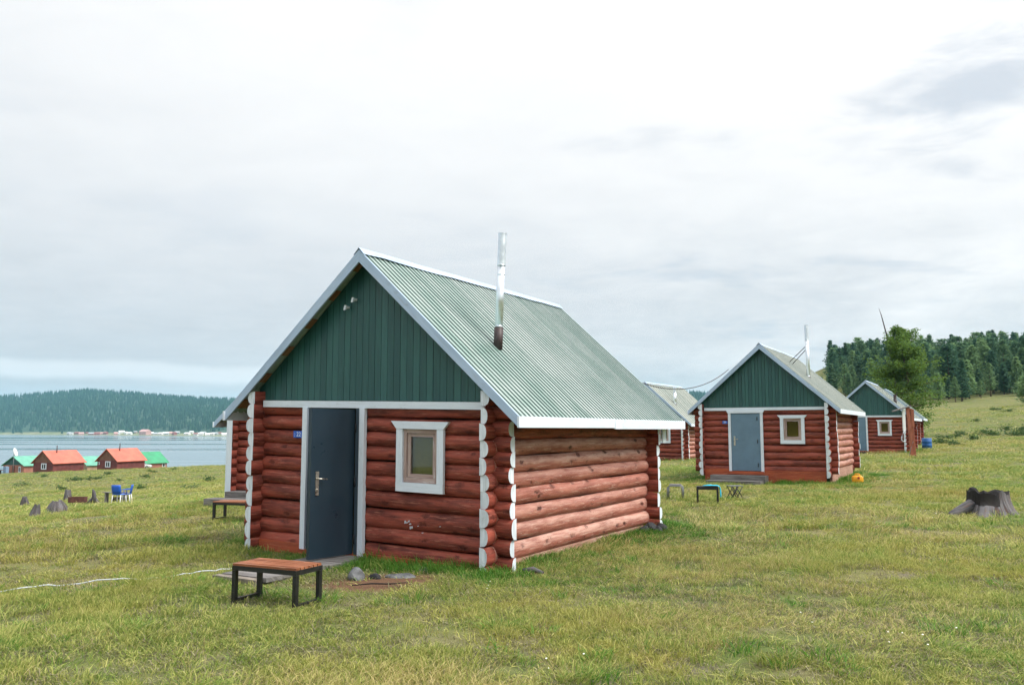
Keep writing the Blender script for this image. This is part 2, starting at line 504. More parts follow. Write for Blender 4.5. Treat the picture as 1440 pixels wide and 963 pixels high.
def water_mat():
    m, t, b = new_mat('lake_water')
    pos = t.node('ShaderNodeNewGeometry').outputs['Position']
    # calm and ruffled lanes lie across the lake
    lane = t.noise(t.mapping(pos, loc=(2.0, .6, 0), rot=(0, 0, R(5)), scale=(0.0007, 0.0068, 1)), scale=1.0, detail=5, rough=0.6)
    lane = t.mapr(lane, 0.44, 0.54)
    rip = t.noise(t.mapping(pos, scale=(0.25, 0.55, 1)), scale=1.0, detail=5, rough=0.7)
    b.inputs['Base Color'].default_value = (0.14, 0.21, 0.25, 1)
    t.put(b.inputs['Roughness'], t.math('ADD', 0.05, t.math('MULTIPLY', lane, 0.35)))
    b.inputs['IOR'].default_value = 1.33
    b.inputs['Specular IOR Level'].default_value = 0.5
    bp = t.node('ShaderNodeBump')
    t.put(bp.inputs['Strength'], t.math('ADD', 0.06, t.math('MULTIPLY', lane, 0.80)))
    bp.inputs['Distance'].default_value = 0.5
    t.put(bp.inputs['Height'], rip)
    t.put(b.inputs['Normal'], bp.outputs[0])


water_mat()


def hill_mat():
    m, t, b = new_mat('forest_floor')
    pos = t.node('ShaderNodeNewGeometry').outputs['Position']
    n = t.noise(pos, scale=0.03, detail=5, rough=0.7)
    t.put(b.inputs['Base Color'], t.mix(t.mapr(n, 0.35, 0.65), (0.018, 0.045, 0.025), (0.035, 0.075, 0.038)))
    b.inputs['Roughness'].default_value = 1.0
    m, t, b = new_mat('shore_grass')
    pos = t.node('ShaderNodeNewGeometry').outputs['Position']
    n = t.noise(pos, scale=0.02, detail=6, rough=0.7)
    t.put(b.inputs['Base Color'], t.mix(t.mapr(n, 0.35, 0.65), (0.10, 0.13, 0.045), (0.22, 0.21, 0.12)))
    b.inputs['Roughness'].default_value = 1.0


hill_mat()

# ------------------------------------------------------------------ mesh helpers


def clean_name(n):
    return n


class MB:
    """collects faces into one mesh, with a 'grain' attribute (x along, y across, z random)"""
    def __init__(self):
        self.v, self.f, self.m, self.g, self.s = [], [], [], [], []

    def add(self, verts, faces, mat=0, grain=None, smooth=False):
        o = len(self.v)
        self.v += [tuple(p) for p in verts]
        if grain is None:
            grain = [(p[0], p[1] + p[2], 0.0) for p in verts]
        self.g += [tuple(q) for q in grain]
        for k, f in enumerate(faces):
            self.f.append(tuple(o + i for i in f))
            self.m.append(mat[k] if isinstance(mat, (list, tuple)) else mat)
            self.s.append(smooth)
        return o

    def box(self, x0, x1, y0, y1, z0, z1, mat=0, rnd=0.0):
        vs = [(x, y, z) for z in (z0, z1) for y in (y0, y1) for x in (x0, x1)]
        fs = [(0, 2, 3, 1), (4, 5, 7, 6), (0, 1, 5, 4), (2, 6, 7, 3), (0, 4, 6, 2), (1, 3, 7, 5)]
        d = (x1 - x0, y1 - y0, z1 - z0)
        a = max(range(3), key=lambda i: d[i])
        o = [i for i in range(3) if i != a]
        self.add(vs, fs, mat, [(p[a] + rnd * 7, p[o[0]] + p[o[1]], rnd) for p in vs])

    def prism(self, poly, axis, a0, a1, mat=0, rnd=0.0, along=None):
        """poly: 2-D outline; axis: the direction it is pushed along ('x','y','z')"""
        n = len(poly)

        def P(q, a):
            return {'x': (a, q[0], q[1]), 'y': (q[0], a, q[1]), 'z': (q[0], q[1], a)}[axis]
        vs = [P(q, a0) for q in poly] + [P(q, a1) for q in poly]
        fs = [tuple(range(n)), tuple(range(2 * n - 1, n - 1, -1))]
        fs += [(i, i + n, (i + 1) % n + n, (i + 1) % n) for i in range(n)]
        if along is None:
            al = Vector(poly[1]) - Vector(poly[0])
        else:
            al = Vector(along)
        al = al.normalized()
        pr = Vector((-al.y, al.x))
        gr = [(Vector(q).dot(al) + rnd * 7, Vector(q).dot(pr) + a0, rnd) for q in poly]
        gr += [(Vector(q).dot(al) + rnd * 7, Vector(q).dot(pr) + a1, rnd) for q in poly]
        self.add(vs, fs, mat, gr)

    def tube(self, pts, radii, n=8, mat=0, cap=True, smooth=True, rnd=0.0):
        pts = [Vector(p) for p in pts]
        if not isinstance(radii, (list, tuple)):
            radii = [radii] * len(pts)
        vs, gr = [], []
        L = 0.0
        for i, p in enumerate(pts):
            a = pts[min(i + 1, len(pts) - 1)] - pts[max(i - 1, 0)]
            a = a.normalized() if a.length > 1e-9 else Vector((0, 0, 1))
            ref = Vector((0, 0, 1)) if abs(a.z) < 0.9 else Vector((1, 0, 0))
            u = a.cross(ref).normalized()
            w = a.cross(u)
            if i:
                L += (p - pts[i - 1]).length
            for k in range(n):
                t = 2 * math.pi * k / n
                vs.append(p + (u * math.cos(t) + w * math.sin(t)) * radii[i])
                gr.append((L + rnd * 9, abs(k / n - 0.5) * 2 * math.pi * radii[i], rnd))
        fs = []
        for i in range(len(pts) - 1):
            for k in range(n):
                a, b2 = i * n + k, i * n + (k + 1) % n
                fs.append((a, b2, b2 + n, a + n))
        self.add(vs, fs, mat, gr, smooth)
        if cap:
            o = len(self.v) - len(vs)
            self.f.append(tuple(o + k for k in range(n - 1, -1, -1)))
            self.m.append(mat)
            self.s.append(False)
            self.f.append(tuple(o + (len(pts) - 1) * n + k for k in range(n)))
            self.m.append(mat)
            self.s.append(False)

    def lathe(self, prof, n=16, mat=0, smooth=True, centre=(0, 0, 0)):
        vs, fs = [], []
        for (r, z) in prof:
            for k in range(n):
                t = 2 * math.pi * k / n
                vs.append((centre[0] + r * math.cos(t), centre[1] + r * math.sin(t), centre[2] + z))
        for i in range(len(prof) - 1):
            for k in range(n):
                a, b2 = i * n + k, i * n + (k + 1) % n
                fs.append((a, b2, b2 + n, a + n))
        self.add(vs, fs, mat, None, smooth)

    def mesh(self, name, mats, xf=None):
        me = bpy.data.meshes.new(name)
        v = self.v if xf is None else [xf(p) for p in self.v]
        me.from_pydata(v, [], self.f)
        for mm in mats:
            me.materials.append(MATS[mm])
        me.polygons.foreach_set('material_index', self.m)
        me.polygons.foreach_set('use_smooth', self.s)
        at = me.attributes.new('grain', 'FLOAT_VECTOR', 'POINT')
        at.data.foreach_set('vector', np.array(self.g, dtype=np.float32).ravel())
        me.update()
        return me

    def build(self, name, mats, parent=None, xf=None, loc=None):
        if isinstance(mats, str):
            mats = [mats]
        return link(name, self.mesh(name, mats, xf), parent, loc)


def link(name, me, parent=None, loc=None, rz=0.0):
    o = bpy.data.objects.new(name, me)
    COL.objects.link(o)
    if parent is not None:
        o.parent = parent
    if loc is not None:
        o.location = loc
    if rz:
        o.rotation_euler = (0, 0, rz)
    return o


def tag(o, label=None, cat=None, group=None, kind=None):
    if label:
        o['label'] = label
    if cat:
        o['category'] = cat
    if group:
        o['group'] = group
    if kind:
        o['kind'] = kind
    return o


def thing(name, loc, rz, label, cat, group=None):
    return tag(link(name, None, None, loc, rz), label, cat, group)


def copy_tree(o, parent=None):
    c = o.copy()
    COL.objects.link(c)
    c.parent = parent
    for ch in list(o.children):
        copy_tree(ch, c)
    return c


# ------------------------------------------------------------------ terrain
CTRL = np.array([
    (0, 0, 0), (-4, 4, 0), (4, 4, 0), (-3, 8, 0), (2, 10, 0), (-7, 10, -.05), (6, 12, 0), (0, 16, .02), (-5, 20, 0), (-8, 17, -.1),
    (8, 26, .03), (10, 15, .03), (20, 49, .36), (27.6, 62, .52), (7, 44, .10), (18, 30, .15), (30, 40, .5), (14, 12, .05),
    (-12, 20, -.45), (-16.7, 36, -1.45), (-20, 24, -1.1), (-30, 60, -2.8), (-60, 120, -4.7), (-85, 166, -6.3), (-56, 166, -5.2),
    (-104, 166, -6.9), (-20, 80, -2.3), (0, 100, -1.6), (-10, 166, -3.8), (-130, 150, -8), (-45, 30, -3),
    (-110, 205, -10.2), (-60, 210, -9.2), (-125, 250, -14), (-70, 270, -14), (-10, 250, -9), (0, 330, -14), (-200, 200, -14), (-160, 120, -11),
    (50, 80, 1.9), (45, 110, 2.9), (105, 200, 9.1), (50, 200, 4.0), (140, 190, 10.5), (75, 140, 5.0), (110, 300, 19), (170, 280, 20), (220, 220, 18), (60, 300, 2),
    (95, 400, 4), (155, 400, 34), (260, 400, 30), (100, 60, 3), (160, 100, 7), (40, -40, .3), (-40, -40, -.8), (0, -80, .5), (150, -80, 5), (-150, -60, -8), (-300, 0, -16),
    (-400, 300, -25), (-200, 500, -25), (100, 600, -8), (250, 600, 40), (400, 200, 34), (500, 500, 40), (300, -300, 20), (-300, -400, -20)], float)


def _rbf_fit():
    P = CTRL[:, :2]
    d = np.sqrt(((P[:, None] - P[None]) ** 2).sum(-1) + 9.0)
    A = np.block([[d, np.c_[np.ones(len(P)), P]], [np.r_[[np.ones(len(P))], P.T], np.zeros((3, 3))]])
    return np.linalg.solve(A, np.r_[CTRL[:, 2], 0, 0, 0])


_W = _rbf_fit()


def gz(x, y):
    x = np.asarray(x, float)
    y = np.asarray(y, float)
    P = CTRL[:, :2]
    d = np.sqrt((x[..., None] - P[:, 0]) ** 2 + (y[..., None] - P[:, 1]) ** 2 + 9.0)
    n = len(P)
    z = d @ _W[:n] + _W[n] + _W[n + 1] * x + _W[n + 2] * y
    z = np.clip(z, -38.0, 110.0)
    # small hummocks
    z = z + 0.018 * np.sin(x * 1.9 + 0.7 * np.sin(y * 1.3)) * np.cos(y * 2.3 + 0.5 * np.sin(x * 1.1))
    return z


def g1(x, y):
    return float(gz(np.array([x]), np.array([y]))[0])


def build_ground():
    rs = np.concatenate([[0], np.geomspace(1.0, 900.0, 190)])
    na = 300
    # finer where the camera looks
    t = np.linspace(-1, 1, na, endpoint=False)
    az = math.pi * (0.45 * t + 0.55 * t ** 3)
    RR, AA = np.meshgrid(rs[1:], az, indexing='ij')
    X = RR * np.sin(AA)
    Y = RR * np.cos(AA)
    Z = gz(X, Y)
    vs = np.c_[X.ravel(), Y.ravel(), Z.ravel()].tolist()
    vs.append((0, 0, g1(0, 0)))
    fs = []
    nr = len(rs) - 1
    for i in range(nr - 1):
        for k in range(na):
            a = i * na + k
            b2 = i * na + (k + 1) % na
            fs.append((a, a + na, b2 + na, b2))
    c = len(vs) - 1
    for k in range(na):
        fs.append((c, k, (k + 1) % na))
    me = bpy.data.meshes.new('ground')
    me.from_pydata(vs, [], fs)
    me.materials.append(MATS['meadow_soil'])
    me.polygons.foreach_set('use_smooth', [True] * len(fs))
    o = link('ground', me)
    tag(o, kind='structure')
    if me.polygons[0].normal.z < 0:
        me.flip_normals()
    return o


build_ground()

LAKE_Z = -10.4


def build_lake():
    mb = MB()
    mb.add([(-3800, 120, LAKE_Z), (900, 120, LAKE_Z), (900, 3400, LAKE_Z), (-3800, 3400, LAKE_Z)], [(0, 1, 2, 3)])
    tag(mb.build('lake_water', 'lake_water'), kind='structure')


build_lake()


def hill_profile(px):
    """height of the far ridge above the lake, by bearing (tangent units * 1184)"""
    xs = [-900, -500, -250, 0, 40, 80, 127, 170, 220, 280, 340, 450, 600, 760, 900, 975, 1040, 1150, 1400, 2000]
    ys = [36, 42, 46, 47, 50, 54, 57, 54, 50, 47, 43, 41, 45, 50, 52, 54, 50, 44, 36, 26]
    return np.interp(px, xs, ys)


def hill_z(px, r):
    """r from 0 at the shore to 1 on the ridge, then falling behind"""
    D = 2500.0
    top = hill_profile(px) * (D * 1.15) / 1184.0 - 11.0
    s = np.clip(r, 0, 1)
    up = np.where(r < 0.10, r * 0.08, 0.008 + (0.992) * (((s - 0.10) / 0.90).clip(0, 1) ** 0.92))
    dn = np.clip((r - 1.0) / 0.6, 0, 1)
    wob = 3.0 * np.sin(px * 0.021 + r * 5) * np.cos(px * 0.013 - r * 9) * np.clip(r * 2, 0, 1)
    return LAKE_Z + 0.6 + (top - LAKE_Z) * up * (1 - 0.5 * dn ** 2) + wob


def shore_d(px):
    return np.interp(px, [-900, 0, 200, 340, 700, 1100, 2000], [2300, 2050, 1750, 1480, 1300, 1100, 900])


def hill_xyz(px, r):
    d0 = shore_d(px)
    d = d0 + r * (2700.0 - d0 * 0.0 - d0 + 160)
    t = (px - 720.0) / 1184.45
    y = d
    x = t * d
    return x, y, hill_z(px, r)


def build_hills():
    PX = np.linspace(-900, 2000, 230)
    RR = np.concatenate([[-0.02], np.linspace(0, 1.0, 26), [1.15, 1.4, 1.7]])
    A, B = np.meshgrid(PX, RR, indexing='ij')
    x, y, z = hill_xyz(A, B)
    z = np.where(B < 0, LAKE_Z - 3, z)
    vs = np.c_[x.ravel(), y.ravel(), z.ravel()]
    nb = len(RR)
    fs, ms = [], []
    for i in range(len(PX) - 1):
        for k in range(nb - 1):
            a = i * nb + k
            fs.append((a, a + nb, a + nb + 1, a + 1))
            ms.append(1 if RR[k] < 0.1 else 0)
    me = bpy.data.meshes.new('hills')
    me.from_pydata(vs.tolist(), [], fs)
    me.materials.append(MATS['forest_floor'])
    me.materials.append(MATS['shore_grass'])
    me.polygons.foreach_set('material_index', ms)
    me.polygons.foreach_set('use_smooth', [True] * len(fs))
    tag(link('hills', me), kind='structure')


build_hills()


# ------------------------------------------------------------------ instancing for what nobody could count
def scatter(name, src_mesh, pts, rots, scales, label, cat, realize=False):
    """one object whose points carry copies of a small mesh (geometry nodes)"""
    me = bpy.data.meshes.new(name)
    n = len(pts)
    me.vertices.add(n)
    me.vertices.foreach_set('co', np.asarray(pts, np.float32).ravel())
    a = me.attributes.new('rot', 'FLOAT_VECTOR', 'POINT')
    a.data.foreach_set('vector', np.asarray(rots, np.float32).ravel())
    a = me.attributes.new('scl', 'FLOAT_VECTOR', 'POINT')
    sc = np.asarray(scales, np.float32)
    if sc.ndim == 1:
        sc = np.repeat(sc[:, None], 3, 1)
    a.data.foreach_set('vector', sc.ravel())
    me.update()
    o = link(name, me)
    src = bpy.data.objects.new(name + '_source', src_mesh)   # never linked to the scene
    ng = bpy.data.node_groups.new(name + '_scatter', 'GeometryNodeTree')
    ng.interface.new_socket('Geometry', in_out='INPUT', socket_type='NodeSocketGeometry')
    ng.interface.new_socket('Geometry', in_out='OUTPUT', socket_type='NodeSocketGeometry')
    N = ng.nodes
    gi = N.new('NodeGroupInput')
    go = N.new('NodeGroupOutput')
    oi = N.new('GeometryNodeObjectInfo')
    oi.inputs['Object'].default_value = src
    oi.inputs['As Instance'].default_value = True
    ip = N.new('GeometryNodeInstanceOnPoints')
    mp = N.new('GeometryNodeMeshToPoints')
    ar = N.new('GeometryNodeInputNamedAttribute')
    ar.data_type = 'FLOAT_VECTOR'
    ar.inputs['Name'].default_value = 'rot'
    asx = N.new('GeometryNodeInputNamedAttribute')
    asx.data_type = 'FLOAT_VECTOR'
    asx.inputs['Name'].default_value = 'scl'
    L = ng.links
    L.new(gi.outputs[0], mp.inputs['Mesh'])
    L.new(mp.outputs[0], ip.inputs['Points'])
    L.new(oi.outputs['Geometry'], ip.inputs['Instance'])
    L.new(ar.outputs['Attribute'], ip.inputs['Rotation'])
    L.new(asx.outputs['Attribute'], ip.inputs['Scale'])
    L.new(ip.outputs[0], go.inputs[0])
    md = o.modifiers.new('scatter', 'NODES')
    md.node_group = ng
    tag(o, label, cat, kind='stuff')
    return o

# ------------------------------------------------------------------ log cabins
SLOPE = 0.89
APEX = 4.11
T_LOG = 0.118
XI = 1.915         # inner face of the side walls
LEN = 5.25         # outer face of the back wall
F_CRS = [0.0, .22, .425, .675, .89, 1.095, 1.293, 1.477, 1.67, 1.86, 2.06]
S_CRS = [-.10, .12, .35, .57, .79, 1.005, 1.21, 1.417, 1.62, 1.82, 2.02]


def text_mesh(name, body, size, mat):
    cu = bpy.data.curves.new(name, 'FONT')
    cu.body = body
    cu.size = size
    cu.align_x = 'CENTER'
    cu.align_y = 'CENTER'
    cu.extrude = 0.001
    tmp = bpy.data.objects.new(name, cu)
    COL.objects.link(tmp)
    dg = bpy.context.evaluated_depsgraph_get()
    me = bpy.data.meshes.new_from_object(tmp.evaluated_get(dg))
    bpy.data.objects.remove(tmp)
    me.materials.clear()
    me.materials.append(MATS[mat])
    return me


def add_log(parent, rng, wall, a0, a1, z0, z1, xf, w0=False, w1=False, fine=True, paint='log_paint'):
    """a log with a round outer face, flat inside; wall: front / back / left / right; ends painted white where w0 / w1"""
    mb = MB()
    ns = max(2, int((a1 - a0) / (0.45 if fine else 1.6)) + 1)
    na = 9 if fine else 6
    h = (z1 - z0)
    zc = (z0 + z1) / 2
    ph = rng.uniform(0, 9)
    rnd = rng.uniform(0, 20)
    bulge = rng.uniform(0.86, 1.14)
    tap = rng.uniform(-0.10, 0.10)
    vs, gr = [], []
    cuts = [a0 + (a1 - a0) * i / ns for i in range(ns + 1)]
    if wall in ('left', 'right') and a0 < 0 < a1 - .1:
        cuts = [a0, .0] + [.0 + (a1 - .0) * i / (ns - 1) for i in range(1, ns)]
    for i in range(ns + 1):
        a = cuts[i]
        u = (a - a0) / (a1 - a0)
        k = bulge * (1 + tap * (u - 0.5) * 2 + 0.05 * math.sin(a * 2.3 + ph) + rng.uniform(-.03, .03))
        dz = 0.009 * math.sin(a * 1.1 + ph * 2) + 0.004 * math.sin(a * 3.7 + ph) + rng.uniform(-.002, .002)
        for j in range(na):
            t = -math.pi / 2 + math.pi * j / (na - 1)
            o = T_LOG * k * max(0.0, math.cos(t)) ** 0.62
            z = zc + dz + (h / 2 + 0.004) * math.sin(t)
            if wall == 'front':
                p = (a, T_LOG - o, z)
            elif wall == 'back':
                p = (a, LEN - T_LOG + o, z)
            elif wall == 'left':
                p = (-XI - o, a, z)
            else:
                p = (XI + o, a, z)
            vs.append(p)
            gr.append((a + rnd, (z - zc) + rnd * 3, rnd))
    fs = []
    for i in range(ns):
        for j in range(na - 1):
            q = i * na + j
            fs.append((q, q + na, q + na + 1, q + 1))
        fs.append((i * na + na - 1, (i + 1) * na + na - 1, (i + 1) * na, i * na))
    mb.add(vs, fs, [2 if cuts[k // na] < -.01 else 0 for k in range(len(fs))], gr, True)  # protruding ends darker on right walls: corner shade put into the colour
    # flat ends with their own corners
    for i, wht in ((0, w0), (ns, w1)):
        ring = vs[i * na:(i + 1) * na]
        mb.add(ring, [tuple(range(na)) if i else tuple(range(na - 1, -1, -1))], 1 if wht else 0,
               [(p[2] + rnd, p[0] + p[1], rnd) for p in ring])
    me = mb.mesh('log', [paint, 'end_paint', 'log_paint'], xf)
    fix_normals(me)
    return link('log', me, parent)


def fix_normals(me):
    import bmesh
    bm = bmesh.new()
    bm.from_mesh(me)
    bmesh.ops.recalc_face_normals(bm, faces=bm.faces)
    bm.to_mesh(me)
    bm.free()


def roof_z(x):
    return APEX - SLOPE * abs(x)


def cabin(name, loc, rz, label, seed, fine=True, shear=0.0, skirt=0.1, half=2.45, door='closed', rib=0.118, rib_h=.0155,
          roof='roof_green', plate=None, straight_ends=False, lamps=False, chimney=None, ridge_len=5.76, rake_front=-0.22,
          lintel=False, eave_joint=False, corner_stub=False):
    rng = random.Random(seed)
    root = thing(name, loc, rz, label, 'cabin', 'log cabins of the lakeside camp')

    def xf(p):
        return (p[0], p[1], p[2] - shear * p[0])

    def part(nm, mb, mats, par=root):
        me = mb.mesh(nm, mats if isinstance(mats, (list, tuple)) else [mats], xf)
        fix_normals(me)
        return link(nm, me, par)

    def boxpart(nm, b, mat, par=root):
        mb = MB()
        mb.box(*b, 0, rng.uniform(0, 9))
        return part(nm, mb, mat, par)

    DX0, DX1 = -1.05, -0.03       # door opening
    WX0, WX1 = 0.62, 1.21         # window opening
    ends = not straight_ends
    # --- front logs
    for i in range(len(F_CRS) - 1):
        z0, z1 = F_CRS[i], F_CRS[i + 1]
        e0, e1 = -2.22 - rng.uniform(0, .03), 2.22 + rng.uniform(-.01, .03)
        add_log(root, rng, 'front', e0, DX0 - 0.02, z0, z1, xf, ends, False, fine)
        zc = (z0 + z1) / 2
        if 1.0 < zc < 1.7:
            add_log(root, rng, 'front', DX1 + 0.02, WX0, z0, z1, xf, False, False, fine)
            add_log(root, rng, 'front', WX1, e1, z0, z1, xf, False, ends, fine)
        else:
            add_log(root, rng, 'front', DX1 + 0.02, e1, z0, z1, xf, False, ends, fine)
        add_log(root, rng, 'back', -2.22, 2.22 + rng.uniform(-.02, .02), z0, z1, xf, ends, ends, False)
    for i in range(len(S_CRS) - 1):
        z0, z1 = S_CRS[i], S_CRS[i + 1]
        if i == 0:
            for wl in ('right', 'left'):
                add_log(root, rng, wl, -.18, .30, z0, z1, xf, ends, False, fine)
                add_log(root, rng, wl, LEN - .3, LEN + .15, z0, z1, xf, False, ends, fine)
            continue
        add_log(root, rng, 'right', -.17 - rng.uniform(0, .04), LEN + .15, z0, z1, xf, ends, ends, fine, 'log_faded_lit' if i < 8 else 'log_paint')  # upper courses kept dark: less faded, and eave shade put into the colour
        add_log(root, rng, 'left', -.17 - rng.uniform(0, .04), LEN + .15, z0, z1, xf, ends, ends, fine)
    # log ends carried up under the roof at the front corners
    for wall in ('left', 'right'):
        add_log(root, rng, wall, -.18, .35, 2.02, 2.20, xf, ends, False, fine)
    # --- room lining, floor and ceiling seen through panes and seams
    boxpart('floor_board', (-1.88, 1.88, .16, LEN - .16, -.02, .02), 'interior')
    boxpart('inner_wall', (-1.895, -1.865, .15, LEN - .15, 0.02, 2.0), 'interior')
    boxpart('inner_wall', (1.865, 1.895, .15, LEN - .15, 0.02, 2.0), 'interior')
    boxpart('inner_wall', (-1.865, 1.865, LEN - .18, LEN - .15, 0.02, 2.0), 'interior')
    boxpart('ceiling_board', (-1.895, 1.895, .15, LEN - .15, 2.0, 2.03), 'interior')
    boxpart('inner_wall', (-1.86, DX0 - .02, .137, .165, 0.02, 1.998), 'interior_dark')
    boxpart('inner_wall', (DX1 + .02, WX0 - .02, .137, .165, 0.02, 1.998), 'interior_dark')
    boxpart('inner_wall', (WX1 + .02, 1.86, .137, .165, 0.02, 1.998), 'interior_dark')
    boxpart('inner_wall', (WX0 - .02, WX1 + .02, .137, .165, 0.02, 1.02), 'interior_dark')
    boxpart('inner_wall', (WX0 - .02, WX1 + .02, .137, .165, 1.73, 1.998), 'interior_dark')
    # --- skirting
    boxpart('skirting_board', (-1.90, -1.09, -.035, -.005, -skirt, .11), 'skirt_paint')
    boxpart('skirting_board', (.0, 1.88, -.035, -.005, -skirt, .08), 'skirt_paint')
    if skirt > 0.2:
        boxpart('skirting_board', (-1.09, .0, -.03, .0, -skirt, -.04), 'skirt_paint')
    boxpart('skirting_board', (1.93, 2.00, .30, LEN - .30, -skirt - .06, .125), 'sill_wood')
    boxpart('skirting_board', (-2.00, -1.93, .30, LEN - .30, -skirt - .06, .125), 'sill_wood')
    # --- frieze board and the green gable boarding
    boxpart('frieze_board', (-1.885, 1.885, -.045, -.012, 1.985, 2.078), 'white_paint')
    bw = 0.107
    nb = int(round(2 * 2.14 / bw))
    for side, yy in (('front', (.020, .046)), ('back', (LEN - .046, LEN - .020))):
        for k in range(nb):
            x0 = -2.14 + k * bw + .003
            x1 = x0 + bw - .006
            zb = 2.082 if abs((x0 + x1) / 2) < 1.90 else 2.19
            t0, t1 = roof_z(x0) - .055, roof_z(x1) - .055
            if min(t0, t1) < zb + .02:
                continue
            mb = MB()
            poly = [(x0, zb), (x1, zb), (x1, t1), (x0, t0)]
            if x0 < 0 < x1:
                poly = [(x0, zb), (x1, zb), (x1, t1), (0, roof_z(0) - .055), (x0, t0)]
            j = rng.uniform(-.002, .002)
            mb.prism(poly, 'y', yy[0] + j, yy[1] + j, 0, rng.uniform(0, 9), along=(0, 1))
            part('gable_board', mb, 'green_siding')
        boxpart('gable_backing', (-1.9, 1.9, yy[1] + .004 if side == 'front' else yy[0] - .02, yy[1] + .02 if side == 'front' else yy[0] - .004, 2.08, 2.3), 'interior_dark')
    # --- roof: lath, sheets, ridge, rake and eave boards
    y0, y1 = rake_front + .03, ridge_len
    for s in (-1, 1):
        for k in range(6):
            x = 0.16 + k * (half - 0.32) / 5
            mb = MB()
            zt = roof_z(x) - .028
            poly = [(s * (x - .06), roof_z(x - .06) - .030), (s * (x + .06), roof_z(x + .06) - .030),
                    (s * (x + .06), roof_z(x + .06) - .056), (s * (x - .06), roof_z(x - .06) - .056)]
            mb.prism(poly, 'y', y0, y1 - .03, 0, rng.uniform(0, 9))
            part('roof_lath', mb, 'raw_wood')
        nsheet = 6
        L = y1 - y0
        for k in range(nsheet):
            ya = y0 + L * k / nsheet
            yb = y0 + L * (k + 1) / nsheet + .02
            prof = []
            nrib = max(1, int(round((yb - ya) / rib)))
            st = (yb - ya) / nrib
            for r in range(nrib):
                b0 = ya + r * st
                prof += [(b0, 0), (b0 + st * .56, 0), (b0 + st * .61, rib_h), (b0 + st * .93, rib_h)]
            prof.append((yb, 0))
            lift = .002 * (k % 2)
            vs, gr = [], []
            rn = rng.uniform(0, 9)
            tops = [0.02, half * .5, half + .03]
            for x in tops:
                for (yy, hh) in prof:
                    nx, nz = SLOPE / math.hypot(1, SLOPE), 1 / math.hypot(1, SLOPE)
                    q = hh + lift - .016
                    vs.append((s * (x + nx * q), yy, roof_z(x) + nz * q))
                    gr.append((x * 1.34 + rn, yy * 1.0, rn))
            n = len(prof)
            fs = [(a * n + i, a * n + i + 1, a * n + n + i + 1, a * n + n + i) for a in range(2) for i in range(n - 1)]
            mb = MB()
            mb.add(vs, fs, [1 if (f[0] % n) % 4 == 1 else 0 for f in fs], gr)  # front-facing rib sides take the painted shade colour
            me = mb.mesh('roof_sheet', [roof, 'rib_shade_green' if roof == 'roof_green' else 'rib_shade_faded'], xf)
            o = link('roof_sheet', me, root)
        # rake boards front and back
        for yy in ((rake_front, rake_front + .028), (y1 - .004, y1 + .024)):
            mb = MB()
            e = half + .012
            poly = [(0.0005 * s, APEX), (s * e, roof_z(e)), (s * e, roof_z(e) - .135), (0.0005 * s, APEX - .165)]
            mb.prism(poly, 'y', yy[0], yy[1], 0, rng.uniform(0, 9))
            part('rake_board', mb, 'rake_paint')
        # eave boards
        ze = roof_z(half) - .015
        if eave_joint and s > 0:
            ym = 2.62
            boxpart('eave_board', (half + .014, half + .040, y0 - .058, ym, ze - .135, ze), 'white_paint')
            boxpart('eave_board', (half + .017, half + .043, ym + .005, y1 + .06, ze - .150, ze - .004), 'white_paint')
        else:
            xa, xb = sorted((s * (half + .014), s * (half + .040)))
            boxpart('eave_board', (xa, xb, y0 - .058, y1 + .03, ze - .135, ze), 'white_paint')
    mb = MB()
    rn = rng.uniform(0, 5)
    segs = 14
    vs, gr, fs = [], [], []
    for i in range(segs + 1):
        yy = y0 - .035 + (y1 - y0 + .07) * i / segs
        wob = rng.uniform(-.012, .012) if fine else 0
        for (x, z) in ((-.09, roof_z(.09) + .022 + wob * .6), (0, APEX + .026 + rng.uniform(0, .008)), (.09, roof_z(.09) + .022 + wob * .6)):
            vs.append((x, yy, z))
            gr.append((yy + rn, x, rn))
    for i in range(segs):
        for j in range(2):
            a = i * 3 + j
            fs.append((a, a + 1, a + 4, a + 3))
    mb.add(vs, fs, 0, gr)
    part('ridge_cap', mb, 'rake_paint')
    # --- door frame and door
    ztop = 1.984
    boxpart('door_jamb', (DX0 - .045, DX0 + .04, -.065, .0, .03, ztop), 'white_paint')
    boxpart('door_jamb', (DX1 - .045, DX1 + .04, -.060, .0, .0, ztop), 'white_paint')
    boxpart('door_liner', (DX0 + .041, DX0 + .085, -.03, .13, .05, ztop - .004), 'door_edge')
    boxpart('door_liner', (DX1 - .13, DX1 - .046, -.03, .13, .05, ztop - .004), 'door_edge')
    boxpart('door_sill', (DX0 - .04, DX1 + .04, -.10, .13, -.05, .045), 'skirt_paint')
    if lintel:
        mb = MB()
        mb.prism([(DX0 - .05, 1.90), (DX1 + .05, 1.90), (DX1 + .10, 1.983), (DX0 - .10, 1.983)], 'y', -.075, -.048)
        part('door_lintel', mb, 'white_paint')
    dw = DX1 - DX0 - .20
    if door == 'open':
        dw = .715
    dmat = 'door_navy' if door == 'open' else 'door_slate'
    d = MB()
    d.box(-dw, 0, -.024, .024, .06, ztop - .02 if not lintel else 1.88)
    hinge = (DX1 - .15, -.035)
    ang = 0.0
    if door == 'open':
        ang = R(81.5)
        hinge = (DX1 - .160, -.040)
    ca, sa = math.cos(ang), math.sin(ang)

    def dxf(p):
        x, y, z = p
        # swing outwards about the hinge on the right
        return xf((hinge[0] + x * ca - y * sa, hinge[1] + x * sa + y * ca, z))

    def dpart(nm, mb, mats, par):
        me = mb.mesh(nm, mats if isinstance(mats, list) else [mats], dxf)
        fix_normals(me)
        return link(nm, me, par)
